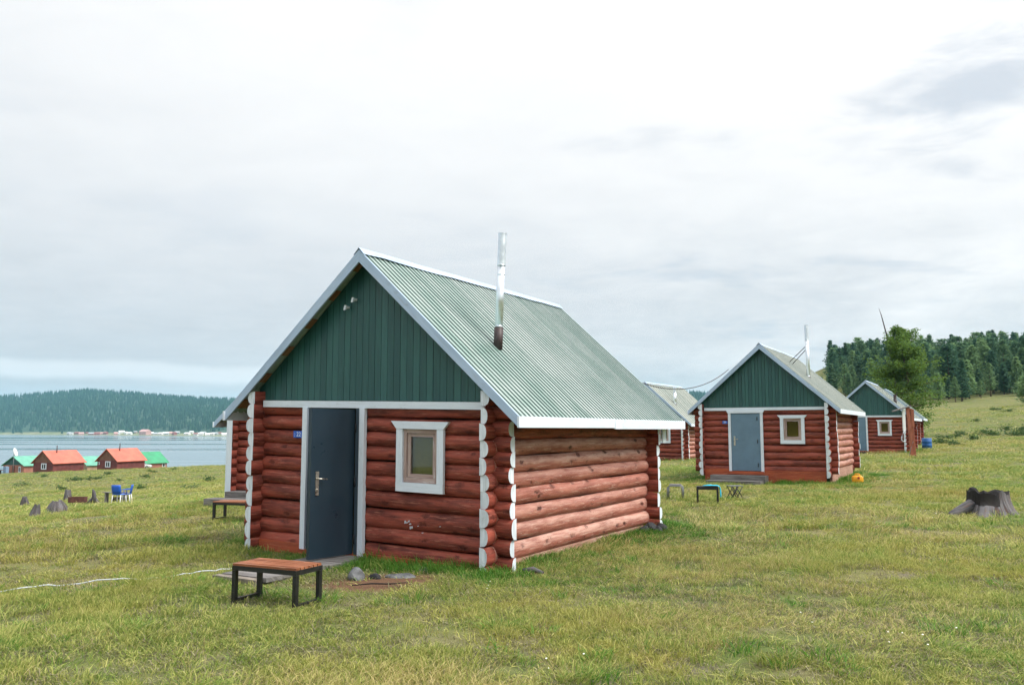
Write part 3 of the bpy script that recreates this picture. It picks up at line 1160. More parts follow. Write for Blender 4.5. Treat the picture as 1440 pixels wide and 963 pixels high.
    if door != 'open':
        d = MB()
        d.box(DX0 + .05 - hinge[0], DX1 - .05 - hinge[0], -.012, .02, .06, 1.88 if lintel else ztop - .02)
        dw = hinge[0] - DX0 - .05
    dleaf = dpart('door', d, dmat, root)
    yo = -.024 if door == 'open' else -.012
    h = MB()
    h.box(-dw + .075, -dw + .125, yo - .012, yo - .001, .86, 1.16)
    dpart('handle_plate', h, 'handle_metal', dleaf)
    h = MB()
    h.tube([(-dw + .10, yo - .010, 1.07), (-dw + .10, yo - .055, 1.07), (-dw + .125, yo - .062, 1.07), (-dw + .225, yo - .060, 1.062)], [.011, .011, .010, .009], 8)
    dpart('handle', h, 'handle_metal', dleaf)
    h = MB()
    h.tube([(-dw + .10, yo - .008, .93), (-dw + .10, yo - .028, .93)], .016, 10)
    dpart('lock', h, 'handle_metal', dleaf)
    if fine:
        for zz in (.25, 1.0, 1.72):
            h = MB()
            h.tube([(0.012, yo - .012, zz - .06), (0.012, yo - .012, zz + .06)], .012, 8)
            dpart('hinge', h, 'black_steel', dleaf)
    # --- window
    win = link('window', None, root)
    def wpart(nm, mb, mat):
        me = mb.mesh(nm, [mat], xf)
        fix_normals(me)
        return link(nm, me, win)
    def wbox(nm, b, mat):
        mb = MB()
        mb.box(*b, 0, rng.uniform(0, 9))
        return wpart(nm, mb, mat)
    cx0, cx1, cz0, cz1 = .545, 1.285, .925, 1.725
    wbox('casing', (cx0, cx0 + .10, -.055, -.01, cz0 + .118, cz1), 'white_paint')
    wbox('casing', (cx1 - .10, cx1, -.055, -.01, cz0 + .118, cz1), 'white_paint')
    wbox('casing', (cx0, cx1, -.058, -.012, cz0, cz0 + .116), 'white_paint')
    mb = MB()
    mb.prism([(cx0, cz1 + .002), (cx1, cz1 + .002), (cx1 + .085, cz1 + .10), (cx0 - .085, cz1 + .10)], 'y', -.060, -.012, 0, 1.0)
    wpart('casing', mb, 'white_paint')
    ix0, ix1, iz0, iz1 = cx0 + .102, cx1 - .102, cz0 + .12, cz1 - .0
    for b in ((ix0, ix0 + .045, -.025, .14, iz0, iz1), (ix1 - .045, ix1, -.025, .14, iz0, iz1),
              (ix0 + .046, ix1 - .046, -.025, .14, iz1 - .05, iz1), (ix0 + .046, ix1 - .046, -.025, .14, iz0, iz0 + .06)):
        wbox('window_frame', b, 'sash_wood')
    jx0, jx1, jz0, jz1 = ix0 + .047, ix1 - .047, iz0 + .063, iz1 - .053
    for b in ((jx0, jx0 + .045, .0, .045, jz0, jz1), (jx1 - .045, jx1, .0, .045, jz0, jz1),
              (jx0 + .046, jx1 - .046, .0, .045, jz1 - .045, jz1), (jx0 + .046, jx1 - .046, .0, .045, jz0, jz0 + .045)):
        wbox('sash', b, 'sash_wood')
    wbox('pane', (jx0 + .044, jx1 - .044, .020, .026, jz0 + .044, jz1 - .044), 'window_glass')
    wbox('curtain', (jx0 + .005, jx1 - .005, .075, .085, jz0 + .005, jz1 - .055), 'curtain')
    # --- corner posts of straight board instead of the scalloped log ends
    if straight_ends:
        boxpart('corner_board', (-2.06, -1.90, -.235, -.222, -.02, 2.10), 'white_paint')
        boxpart('corner_board', (1.90, 2.06, -.235, -.222, -.02, 2.10), 'white_paint')
        boxpart('corner_board', (2.256, 2.270, .0, .14, -.05, 2.0), 'white_paint')
        boxpart('corner_board', (2.256, 2.270, LEN - .14, LEN, -.05, 2.0), 'white_paint')
    if corner_stub:
        boxpart('corner_board', (2.262, 2.285, LEN - .02, LEN + .13, 1.52, 1.93), 'white_paint')
    # --- number plate
    if plate:
        pl = boxpart('number_plate', (-1.29, -1.125, -.030, -.018, 1.560, 1.655), 'plate_blue')
        for (body, px, sz) in plate:
            me = text_mesh('plate_text', body, sz, 'plate_white')
            tz = 1.607
            for v in me.vertices:
                co = v.co.copy()
                v.co = xf((px + co.x, -.032 - co.z, tz + co.y))
            link('plate_text', me, pl)
    if lamps:
        for (x, z) in ((-.23, 3.47), (-.36, 3.37)):
            mb = MB()
            mb.box(x - .015, x + .015, -.04, .018, z - .015, z + .015)
            mb.prism([(-.04, z - .03), (-.04, z + .015), (-.06, z + .025), (-.08, z - .045)], 'x', x - .016, x + .016)
            part('flood_lamp', mb, 'lamp_white')
    if chimney:
        cxx, cyy, hgt, lean, rad, rust_h = chimney[:6]
        pmat = chimney[6] if len(chimney) > 6 else 'galvanised'
        zb = roof_z(cxx) - .15
        ch = link('chimney', None, root)
        def cpart(nm, mb, mat):
            return link(nm, mb.mesh(nm, [mat], xf), ch)
        def pt(hh):
            return (cxx + lean * hh, cyy, zb + hh)
        mb = MB()
        mb.tube([pt(.10), pt(.10 + rust_h + .05)], rad * 1.14, 14)
        cpart('chimney_collar', mb, 'rusty_collar')
        mb = MB()
        mb.tube([pt(.10 + rust_h), pt(hgt * .74)], rad, 16)
        cpart('stove_pipe', mb, pmat)
        mb = MB()
        mb.tube([pt(hgt * .735), pt(hgt)], rad * 1.05, 16, cap=False)
        cpart('upper_pipe', mb, pmat)
        for (h0, h1, k_) in ((hgt * .735, hgt * .742, 1.12), (hgt * .66, hgt * .667, 1.07), (.16 + rust_h, .17 + rust_h, 1.08), (hgt - .015, hgt + .001, 1.12)):
            mb = MB()
            mb.tube([pt(h0), pt(h1)], rad * k_, 16, cap=h0 < hgt * .9)
            cpart('pipe_band', mb, pmat)
    return root


YAW = -0.5206


def smear(cab, shear):
    rng = random.Random(6)
    par = link('paint_smear', None, cab)
    for (x, z, w, h) in ((.655, .535, .012, .05), (.685, .53, .012, .03), (.715, .55, .022, .035), (.735, .515, .03, .02), (.74, .47, .010, .05), (.765, .475, .010, .035), (.86, .50, .014, .012), (1.20, .52, .014, .012), (.93, .42, .03, .008)):
        mb = MB()
        x += .02
        pts = [(x + w * math.cos(a) * rng.uniform(.2, .42), z + h * math.sin(a) * rng.uniform(.2, .5) - shear * x) for a in [i * 1.047 for i in range(6)]]
        mb.prism(pts, 'y', -.022, .004)
        mb.build('paint_fleck', 'white_paint', par)


near = cabin('log_cabin', (-1.954, 11.355, 0.02), YAW,
             'large nearest red log cabin with open navy door and bench in front', 5, True, shear=0.0226, skirt=0.10, door='open',
             plate=[(':', -1.262, .085), ('22', -1.190, .085)], lamps=True, chimney=(1.38, 1.12, 1.74, .045, .056, .26), eave_joint=True, corner_stub=True)
smear(near, .0226)
c2 = cabin('log_cabin', (8.02, 27.06, 0.35), -0.51,
           'middle red log cabin with closed slate door and two grey steps', 11, True, skirt=0.34, half=2.36,
           roof='roof_faded', lintel=True, rib=0.36, rib_h=.03, chimney=(1.10, 2.04, 1.90, -.01, .060, 0.0), plate=[('24', -1.207, .09)])
c3 = cabin('log_cabin', (20.62, 49.1, 0.45), -0.518,
           'small distant red log cabin behind the brown post, beside the blue barrel', 17, False, skirt=0.14, rib=0.36, rib_h=.03,
           roof='roof_faded', chimney=(1.42, 1.28, .62, -.02, .08, 0.2, 'rusty_collar'))
c4 = cabin('log_cabin', (7.13, 44.67, 0.10), -0.521,
           'red log cabin half hidden behind the roof of the nearest cabin', 23, False, skirt=0.12, rib=0.36, rib_h=.03,
           roof='roof_faded', chimney=(1.28, .785, 1.05, 0, .08, 0.0))
c5 = cabin('log_cabin', (27.57, 62.29, 0.60), -0.497,
           'farthest log cabin, its roof and side just showing behind another', 29, False, skirt=0.14, rib=0.36, rib_h=.03, roof='roof_green')
c0 = cabin('log_cabin', (-5.02, 20.33, 0.0), -0.37,
           'red log cabin with plain white corner board, peeping out left of the nearest cabin', 31, False, skirt=0.10, rib=0.36, rib_h=.03,
           straight_ends=True)
# stay rods of the chimney on the middle cabin
mb = MB()
zc = roof_z(1.10) - .15
mb.tube([(1.08, 2.04, zc + 1.22), (.52, 2.0, roof_z(.52) + .02)], .013, 6)
mb.build('stay_rod', 'black_steel', c2)
mb = MB()
mb.tube([(1.08, 2.08, zc + 1.12), (.60, 2.05, roof_z(.60) + .02)], .013, 6)
mb.build('stay_rod', 'black_steel', c2)


# ------------------------------------------------------------------ doorsteps
def planks(root, nm, x0, x1, y0, y1, z0, z1, n, rng, mat='grey_wood', axis='x'):
    for k in range(n):
        mb = MB()
        g_ = .008
        if axis == 'x':
            a = y0 + (y1 - y0) * k / n
            b2 = y0 + (y1 - y0) * (k + 1) / n - g_
            mb.box(x0 + rng.uniform(-.03, .03), x1 + rng.uniform(-.03, .03), a, b2, z0, z1 + rng.uniform(-.006, .006), 0, rng.uniform(0, 9))
        else:
            a = x0 + (x1 - x0) * k / n
            b2 = x0 + (x1 - x0) * (k + 1) / n - g_
            mb.box(a, b2, y0 + rng.uniform(-.03, .03), y1 + rng.uniform(-.03, .03), z0, z1 + rng.uniform(-.006, .006), 0, rng.uniform(0, 9))
        mb.build(nm, mat, root)


def local(cab, x, y, z=0.0):
    c, s = math.cos(cab.rotation_euler.z), math.sin(cab.rotation_euler.z)
    return (cab.location.x + c * x - s * y, cab.location.y + s * x + c * y, cab.location.z + z)


rg = random.Random(3)
t = thing('doorstep', local(near, -0.2, -1.0, -.02), YAW, 'weathered grey plank doorstep before the open navy door', 'doorstep')
planks(t, 'plank', -.36, .34, -.86, .93, .015, .065, 7, rg, axis='x')
for x in (-.30, .20):
    mb = MB(); mb.box(x, x + .10, -.80, .85, -.10, .012, 0, x); mb.build('bearer', 'grey_wood', t)
mb = MB(); mb.box(-.40, .30, -.98, -.875, -.10, .055, 0, 2.0); mb.build('front_beam', 'concrete', t)

t = thing('doorstep', local(c2, -.62, -.55, -.34), c2.rotation_euler.z, 'two grey timber steps below the closed slate door', 'doorstep')
mb = MB(); mb.box(-.95, .78, -.05, .40, .0, .27, 0, 1.0); mb.build('upper_step', 'grey_wood', t)
mb = MB(); mb.box(-.98, .72, -.45, -.055, .0, .12, 0, 4.0); mb.build('lower_step', 'grey_wood', t)

t = thing('doorstep', local(c0, -1.35, -.72, 0), c0.rotation_euler.z, 'grey timber steps beside the white corner board', 'doorstep')
mb = MB(); mb.box(-.45, 1.35, .18, .65, -.05, .24, 0, 1.0); mb.build('upper_step', 'grey_wood', t)
mb = MB(); mb.box(-.70, 1.35, -.25, .175, -.06, .10, 0, 4.0); mb.build('lower_step', 'grey_wood', t)
t = thing('doorstep', local(c3, -.6, -.45, -.1), c3.rotation_euler.z, 'low dark stone doorstep at the slate door of the small distant cabin', 'doorstep')
mb = MB(); mb.box(-.5, .5, -.25, .35, -.06, .10, 0, 1.0); mb.box(.52, .74, -.3, .1, -.06, .06, 0, 1.0); mb.build('step', 'dark_stone', t)


# ------------------------------------------------------------------ benches and stools
def bench(loc, rz, label, L=.74, W=.36, H=.40, dark=False, rails=True):
    root = thing('bench', loc, rz, label, 'bench', 'small steel-framed benches')
    q = .045
    rr = random.Random(L * 100)
    mb = MB()
    for (a, b2, c, d) in ((0, L, 0, q), (0, L, W - q, W), (0, q, q + .001, W - q - .001), (L - q, L, q + .001, W - q - .001)):
        mb.box(a, b2, c, d, H - .05, H - .005)
    mb.build('seat_frame', 'black_steel', root)
    for (x, y) in ((0, 0), (L - q, 0), (0, W - q), (L - q, W - q)):
        mb = MB()
        mb.box(x + .001, x + q - .001, y + .001, y + q - .001, -.03, H - .052)
        mb.build('leg', 'black_steel', root)
    if rails:
        for x in (0, L - q):
            mb = MB()
            mb.box(x + .006, x + q - .006, q, W - q, .03, .06)
            mb.build('foot_rail', 'black_steel', root)
    n = 6
    for k in range(n):
        mb = MB()
        a = .004 + (W - .008) * k / n
        mb.box(.004, L - .004, a, a + (W - .008) / n - .012, H - .004, H + .018 + rr.uniform(-.002, .002), 0, rr.uniform(0, 9))
        mb.build('slat', 'black_steel' if dark else 'bench_wood', root)
    return root


bench((-2.78, 8.55, -.0), -.44, 'black steel bench with reddish slats before the nearest cabin', L=.80, W=.40, H=.385)
bench((-5.66, 16.15, -.0), -.30, 'dark slatted bench beside the grey steps of the half hidden cabin', L=.85, W=.38, H=.36)
bb = bench((4.27, 19.75, .03), -.22, 'black bench with a turquoise towel hung over it', L=.50, W=.36, H=.36, dark=True, rails=False)

# towel over the end of the black bench
vs, fs = [], []
rt = random.Random(8)
path = [(.14, .392), (.24, .395), (.34, .392), (.46, .390), (.515, .375), (.53, .33), (.535, .26), (.54, .20), (.545, .14)]
for i, (x, z) in enumerate(path):
    for j in range(6):
        y = -.03 + .055 * j
        o = .014 * math.sin(j * 2.1 + i * .6)
        if z < .37:
            vs.append((x + o, y + .01 * i + .02, z))
        else:
            vs.append((x + .02 * j * (i < 2), y + .01 * i, z + abs(o) * .8))
for i in range(len(path) - 1):
    for j in range(5):
        a = i * 6 + j
        fs.append((a, a + 1, a + 7, a + 6))
mb = MB(); mb.add(vs, fs, 0, None, True)
tw = mb.build('towel', 'towel', None, None, bb.location)
tw.rotation_euler = (0, 0, -.22)
md = tw.modifiers.new('thickness', 'SOLIDIFY'); md.thickness = .012
tag(tw, 'turquoise towel draped over the black bench', 'towel')

st = thing('folding_stool', (5.42, 20.75, .03), .15, 'folding camp stool with crossed legs beside the turquoise towel', 'stool')
mb = MB(); mb.box(-.17, .17, -.13, .13, .325, .34); mb.build('seat', 'grey_steel', st)
for y in (-.12, .12):
    for s in (-1, 1):
        mb = MB(); mb.tube([(-.17 * s, y + .008 * s, 0), (.02 * s, y + .008 * s, .322)], .011, 6); mb.build('leg', 'black_steel', st)
        mb = MB(); mb.tube([(.02 * s, y - .008 * s, 0), (-.15 * s, y - .008 * s, .322)], .011, 6); mb.build('leg', 'black_steel', st)
st = thing('stool', (3.84, 21.1, .0), -.3, 'grey steel tube stool beside the back corner of the nearest cabin', 'stool')
for y in (0, .26):
    mb = MB(); mb.tube([(0, y, 0), (.01, y, .30), (.05, y, .34), (.32, y, .34), (.36, y, .30), (.37, y, 0)], .019, 8); mb.build('leg_frame', 'grey_steel', st)
mb = MB(); mb.box(.05, .32, .0, .26, .362, .378); mb.build('seat', 'grey_wood', st)

# ------------------------------------------------------------------ stumps
def stump(name, loc, rz, label, r0, r1, h, seed, char=False, lean=0.0, jag=0.25, root_dir=None, dome=0.0):
    rng = random.Random(seed)
    root = thing(name, loc, rz, label, 'tree stump', 'old tree stumps in the meadow')
    n = 26
    lv = 8
    flute = [rng.uniform(.82, 1.18) for _ in range(n)]
    topj = [rng.uniform(-jag, jag * .5) for _ in range(n)]
    rootk = [max(0, math.sin(k * 2 * math.pi / n * rng.choice((5, 6)) + 1.3)) for k in range(n)]
    mb = MB()
    vs, gr, fs = [], [], []
    for i in range(lv + 1):
        u = i / lv
        for k in range(n):
            t_ = 2 * math.pi * k / n
            r = (r1 + (r0 - r1) * (1 - u) ** 2.2) * (1 + (flute[k] - 1) * (.5 + .5 * u)) + .30 * r0 * rootk[k] * (1 - u) ** 2
            r *= 1 - dome * max(0, u - .45) ** 1.6 * 2.2
            z = -.08 + (h + .08) * u * (1 + topj[k] * u)
            if char and math.pi * .6 < t_ < math.pi * 1.45 and u > .55:
                z -= .10 * h
            vs.append((r * math.cos(t_) + lean * z, r * math.sin(t_), z))
            gr.append((z * 1.0 + seed, k * .09 + flute[k], seed))
    for i in range(lv):
        for k in range(n):
            a, b2 = i * n + k, i * n + (k + 1) % n
            fs.append((a, b2, b2 + n, a + n))
    mb.add(vs, fs, 0, gr, True)
    mb.build('trunk', 'dead_wood', root)
    # broken, hollow top
    top = vs[lv * n:]
    mb = MB()
    inner = [(p[0] * .74 + lean * h * .26, p[1] * .74, p[2] - .10 * h * rng.uniform(.3, 1)) for p in top]
    deep = [(p[0] * .3 + lean * h * .7, p[1] * .3, p[2] - .38 * h) for p in top]
    vv = top + inner + deep + [(lean * h, 0, h * .5)]
    ff = []
    for k in range(n):
        b2 = (k + 1) % n
        ff += [(k, b2, b2 + n, k + n), (k + n, b2 + n, b2 + 2 * n, k + 2 * n), (k + 2 * n, b2 + 2 * n, 3 * n)]
    mb.add(vv, ff, 0, [(p[2] + seed, p[0] + p[1], seed) for p in vv])
    mb.build('broken_top', 'charred_wood' if char else 'dead_wood', root)
    if char:
        # burnt shell on the side that burnt out
        mb = MB()
        q = []
        ks = [k for k in range(n) if math.pi * .55 < 2 * math.pi * k / n < math.pi * 1.5]
        for i in (4, 5, 6, 7, 8):
            for k in ks:
                p = vs[i * n + k]
                wv = .012 + .02 * (i / 8)
                if i == 4:
                    wv = -.01
                q.append((p[0] * (1 + wv), p[1] * (1 + wv), p[2] + (.02 if i == 8 else 0) + (.05 * math.sin(k * 2.2) if i < 6 else 0)))
        m_ = len(ks)
        ff = [(i * m_ + j, i * m_ + j + 1, (i + 1) * m_ + j + 1, (i + 1) * m_ + j) for i in range(4) for j in range(m_ - 1)]
        mb.add(q, ff, 0, [(p[2], p[0] + p[1], seed) for p in q], True)
        mb.build('burnt_side', 'charred_wood', root)
    if root_dir is not None:
        mb = MB()
        pts = []
        for i in range(6):
            u = i / 5
            pts.append((math.cos(root_dir) * (r0 * .55 + u * r0 * 1.0), math.sin(root_dir) * (r0 * .55 + u * r0 * 1.0), .17 * (1 - u) ** 1.0 + .02 - .06 * u))
        mb.tube(pts, [.14, .125, .11, .09, .07, .03], 10, rnd=2.0)
        mb.build('root', 'dead_wood', root)
    return root


stump('tree_stump', (9.52, 17.1, .02), .3, 'big half burnt grey stump with spreading roots on the right meadow', .58, .35, .50, 4, char=True, jag=.14, root_dir=math.pi * .93)
stump('tree_stump', (-12.25, 21.9, g1(-12.25, 21.9)), .2, 'small dark rotten stump nearest of the left stump group', .15, .10, .31, 8, lean=.25, jag=.22, dome=.5)
stump('tree_stump', (-13.1, 24.6, g1(-13.1, 24.6)), .9, 'broad rounded grey stump beside the small rotten one', .30, .26, .36, 12, jag=.10, dome=.62)
stump('tree_stump', (-24.9, 43.6, g1(-24.9, 43.6)), .4, 'leftmost pale grey stump, cone shaped, in the meadow', .26, .15, .46, 15, jag=.10, dome=.45)
stump('tree_stump', (-25.0, 48.0, g1(-25.0, 48.0)), 1.4, 'tall narrow grey stump behind the rusty fire box', .24, .18, .62, 19, jag=.08, dome=.2)
stump('tree_stump', (-20.2, 41.2, g1(-20.2, 41.2)), .1, 'gnarled grey stump with a pointed spike beside the blue chairs', .30, .20, .26, 22, jag=.2, dome=.5)

# rusty fire box on thin legs
x, y = -20.9, 41.1
t = thing('fire_box', (x, y, g1(x, y)), .05, 'rusty brown steel fire box on thin legs in the meadow', 'brazier')
for b in ((-.38, .38, -.18, -.172, .10, .36), (-.38, .38, .172, .18, .10, .36), (-.38, -.372, -.171, .171, .10, .36), (.372, .38, -.171, .171, .10, .36), (-.371, .371, -.171, .171, .10, .11)):
    mb = MB(); mb.box(*b); mb.build('side_plate', 'rust', t)
for xx in (-.3, .0, .3):
    for yy in (-.14, .14):
        mb = MB(); mb.tube([(xx, yy, -.06), (xx, yy, .098)], .012, 6); mb.build('leg', 'rust', t)

# low table made of a plank on a dark log
x, y = -18.7, 40.4
t = thing('plank_table', (x, y, g1(x, y)), -.06, 'low table of a grey plank on a dark log by the blue chairs', 'table')
mb = MB(); mb.box(-.62, .55, -.17, .17, .44, .475, 0, 3.0); mb.build('table_top', 'grey_wood', t)
mb = MB(); mb.tube([(-.2, 0, .12), (.48, 0, .12)], .125, 10); mb.build('log', 'charred_wood', t)
for xx in (-.5, .42):
    mb = MB(); mb.box(xx - .03, xx + .03, -.13, .13, -.04, .438); mb.build('leg', 'grey_wood', t)
x, y = -20.05, 40.9
mb = MB(); mb.tube([(0, 0, 0), (.03, 0, .30), (.0, 0, .50), (-.05, 0, .62)], [.12, .10, .075, .03], 9)
o = mb.build('driftwood', 'dead_wood', None, None, (x, y, g1(x, y) + .05)); tag(o, 'upright pointed piece of driftwood at the end of the plank table', 'driftwood')


def chair(x, y, rz, label):
    root = thing('plastic_chair', (x, y, g1(x, y)), rz, label, 'chair', 'blue plastic chairs in the meadow')
    # seat shell
    vs, fs = [], []
    prof = [(-.22, .43), (-.10, .415), (.08, .41), (.17, .42), (.205, .47), (.225, .60), (.25, .74), (.265, .84)]
    for i, (yy, zz) in enumerate(prof):
        w = (.21, .22, .22, .20, .195, .20, .215, .20)[i]
        for j in range(5):
            u = -1 + j * .5
            vs.append((u * w, yy - .03 * u * u * (i > 3), zz + .015 * u * u * (i <= 3)))
    for i in range(len(prof) - 1):
        for j in range(4):
            a = i * 5 + j
            fs.append((a, a + 1, a + 6, a + 5))
    for nm, rows in (('seat', range(0, 4)), ('backrest', range(4, 7))):
        mb = MB()
        mb.add(vs, [f for k, f in enumerate(fs) if k // 4 in rows], 0, None, True)
        me = mb.mesh(nm, ['chair_blue'])
        import bmesh
        bm = bmesh.new(); bm.from_mesh(me)
        bmesh.ops.delete(bm, geom=[v for v in bm.verts if not v.link_faces], context='VERTS')
        bm.to_mesh(me); bm.free()
        o = link(nm, me, root)
        md = o.modifiers.new('thickness', 'SOLIDIFY'); md.thickness = .014
    for (xx, yy, dx, dy) in ((-.19, -.19, -.03, -.03), (.19, -.19, .03, -.03), (-.18, .16, -.03, .06), (.18, .16, .03, .06)):
        mb = MB(); mb.tube([(xx, yy, .405), (xx + dx, yy + dy, -.03)], [.022, .016], 8); mb.build('leg', 'white_plastic', root)
    for s in (-1, 1):
        mb = MB(); mb.tube([(s * .235, -.16, .40), (s * .25, -.17, .62), (s * .25, .0, .64), (s * .225, .21, .64)], .016, 6); mb.build('armrest', 'chair_blue', root)
    return root


chair(-16.9, 36.7, R(172), 'blue plastic chair with white legs, its back to us')
chair(-17.35, 38.4, R(-78), 'blue plastic chair with white legs seen side on, facing the table')

# ------------------------------------------------------------------ small things by the cabins
x, y = 10.83, 26.7
t = thing('jerrycan', (x, y, g1(x, y)), -.35, 'yellow plastic jerrycan lying in the grass by the middle cabin', 'jerrycan')
mb = MB()
sec = [(-.17, .02), (-.13, -.005), (.13, -.005), (.17, .02), (.17, .17), (.12, .235), (-.06, .245), (-.15, .22), (-.17, .18)]
for (ya, yb, k) in ((-.095, -.075, .93), (-.075, .075, 1.0), (.075, .095, .93)):
    pass
rings = [(-.10, .86), (-.085, .97), (-.03, 1.0), (.03, 1.0), (.085, .97), (.10, .86)]
vs = []
for (yy, k) in rings:
    vs += [(p[0] * k, yy, .12 + (p[1] - .12) * k) for p in sec]
n = len(sec)
fs = [(i * n + j, i * n + (j + 1) % n, (i + 1) * n + (j + 1) % n, (i + 1) * n + j) for i in range(len(rings) - 1) for j in range(n)]
fs += [tuple(range(n - 1, -1, -1)), tuple(range((len(rings) - 1) * n, len(rings) * n))]
mb.add(vs, fs, 0, None, True)
o = mb.build('body', 'yellow_plastic', t)
mb = MB(); mb.tube([(-.09, 0, .235), (-.07, 0, .285), (.05, 0, .285), (.08, 0, .235)], .014, 8); mb.build('handle', 'yellow_plastic', t)
mb = MB(); mb.tube([(.03, -.095, .165), (.03, -.135, .165)], .036, 12); mb.build('cap', 'red_cap', t)

x, y = 26.9, 55.0
t = thing('barrel', (x, y, g1(x, y) - .03), 0, 'blue plastic barrel standing at the corner of the farthest cabin', 'barrel')
mb = MB(); mb.lathe([(0, .0), (.27, .0), (.29, .02), (.295, .20), (.305, .215), (.305, .235), (.295, .25), (.295, .42), (.305, .435), (.305, .455), (.295, .47), (.29, .66), (.27, .68), (.262, .66)], 24)
mb.build('body', 'blue_plastic', t)
mb = MB(); mb.lathe([(.262, .655), (.1, .65), (0, .65)], 24); mb.build('lid', 'blue_plastic', t)

# water post with a plank roof, pipe and hose
x, y = 20.3, 43.2
t = thing('tap_post', (x, y, g1(x, y)), -.1, 'leaning brown plank post with a white pipe before the small distant cabin', 'post')
mb = MB(); mb.prism([(-.02, -.12), (.14, -.12), (.02, 2.50), (-.16, 2.50)], 'y', -.05, .03, 0, 1.0, along=(0, 1)); mb.build('front_plank', 'post_wood', t)
mb = MB(); mb.prism([(.10, .0), (.27, .0), (.19, 2.42), (.03, 2.46)], 'y', .04, .12, 0, 3.0, along=(0, 1)); mb.build('back_plank', 'post_wood', t)
mb = MB(); mb.box(.06, .22, -.055, .035, 1.50, 2.40, 0, 5.0); mb.build('side_board', 'post_wood', t)
mb = MB(); mb.prism([(-.80, 2.27), (-.05, 2.50), (.06, 2.53), (.06, 2.58), (-.06, 2.55), (-.80, 2.33)], 'y', -.16, .16, 0, 2.0); mb.build('roof_plank', 'grey_wood', t)
mb = MB(); mb.box(-.32, -.20, -.03, .09, 1.30, 2.36); mb.build('water_tank', 'white_plastic', t)
mb = MB()
mb.tube([(-.22, 0, 1.34), (-.34, -.05, 1.22), (-.44, -.08, 1.02), (-.46, -.08, .85), (-.38, -.06, .76), (-.26, -.04, .78)], .028, 8)
mb.build('hose', 'hose_white', t)
mb = MB(); mb.tube([(.12, -.04, .75), (-.02, -.10, .45), (-.15, -.14, .02)], .015, 6); mb.build('drain_pipe', 'grey_steel', t)
mb = MB(); mb.tube([(-.10, -.3, .02), (.35, -1.3, .03)], .022, 6)
o = mb.build('stick', 'grey_wood', None, None, (x, y, g1(x, y))); tag(o, 'pale stick lying at the foot of the plank post', 'stick')

# overhead cable
a = Vector(local(near, .75, 5.6, 3.05)); b = Vector(local(c2, -1.0, -.2, roof_z(1.0) + .1))
pts = [a.lerp(b, i / 24) - Vector((0, 0, .62 * 4 * (i / 24) * (1 - i / 24))) for i in range(25)]
mb = MB(); mb.tube(pts, .012, 5)
tag(mb.build('overhead_cable', 'cable'), 'thin dark cable sagging between the nearest and the middle cabin', 'cable')

# hose on the grass
hp = [(-9.0, 8.3), (-7.0, 8.8), (-5.51, 9.29), (-5.17, 9.51), (-4.93, 9.64), (-4.48, 9.72), (-4.14, 9.94), (-3.8, 10.22), (-3.55, 10.45), (-3.3, 10.75)]
pts = []
for i in range(len(hp) - 1):
    for k in range(5):
        u = k / 5
        xx = hp[i][0] * (1 - u) + hp[i + 1][0] * u + .012 * math.sin(i * 5 + k)
        yy = hp[i][1] * (1 - u) + hp[i + 1][1] * u + .02 * math.sin(i * 4.1 + k * 1.3)
        pts.append((xx, yy, g1(xx, yy) + .028 + .014 * math.sin(i * 2.7 + k * .9)))
mb = MB(); mb.tube(pts, .0075, 8)
tag(mb.build('garden_hose', 'hose_white'), 'pale garden hose lying across the grass on the left', 'hose')


def rock(loc, size, seed, label, mat='stone', cat='stone', name='stone'):
    import bmesh
    rng = random.Random(seed)
    bm = bmesh.new()
    bmesh.ops.create_icosphere(bm, subdivisions=3, radius=1.0)
    off = [Vector((rng.uniform(-1, 1), rng.uniform(-1, 1), rng.uniform(-1, 1))).normalized() for _ in range(14)]
    cut = [rng.uniform(.62, .95) for _ in off]
    for v in bm.verts:
        d = v.co.normalized()
        r = 1.0
        for q, c in zip(off, cut):
            dp = d.dot(q)
            if dp > 0.05:
                r = min(r, c / dp)
        v.co = Vector((d.x * size[0], d.y * size[1], d.z * size[2])) * r
    me = bpy.data.meshes.new(name)
    bm.to_mesh(me); bm.free()
    me.materials.append(MATS[mat])
    me.attributes.new('grain', 'FLOAT_VECTOR', 'POINT')
    o = link(name, me, None, loc, rng.uniform(0, 6))
    return tag(o, label, cat, 'stones by the nearest cabin')


rock((-1.80, 9.98, .03), (.15, .10, .11), 3, 'dark grey rounded stone beside the bare earth patch')
rock((-1.30, 10.02, .0), (.20, .11, .08), 6, 'flat greenish grey stone on the right of the bare earth patch')
rock((-1.58, 9.98, .02), (.10, .07, .05), 9, 'small black stone behind the bare earth patch', 'dark_stone')
rock((-1.08, 10.45, .0), (.13, .09, .07), 12, 'pale grey stone in the grass under the cabin window')
for k, (xx, yy, s_) in enumerate(((2.34, 14.45, .17), (2.52, 14.55, .13), (2.22, 14.33, .11), (2.45, 14.36, .10))):
    rock((xx, yy, .05), (s_, s_ * .8, s_ * .75), 20 + k, ('largest black stone of the heap at the back corner', 'black stone on the right of the heap at the back corner', 'black stone on the left of the heap at the back corner', 'small black stone before the heap at the back corner')[k], 'dark_stone')
mb = MB(); mb.tube([(0, 0, .03), (.12, -.03, .05), (.24, -.10, .02)], [.03, .035, .02], 7)
tag(mb.build('driftwood', 'dead_wood', None, None, (.13, 10.25, .02)), 'grey piece of wood in the grass at the near corner of the cabin', 'driftwood')
mb = MB(); mb.tube([(-.33, -.03, .0), (-.12, .0, .015), (.08, .005, .01), (.27, .07, .015)], [.005, .009, .008, .004], 6)
tag(mb.build('stick', 'charred_wood', None, None, (-1.42, 9.45, .03)), 'thin dark stick on the bare earth patch', 'stick')
mb = MB(); mb.tube([(0, 0, .03), (.22, .10, .06), (.40, .28, .05)], .010, 6)
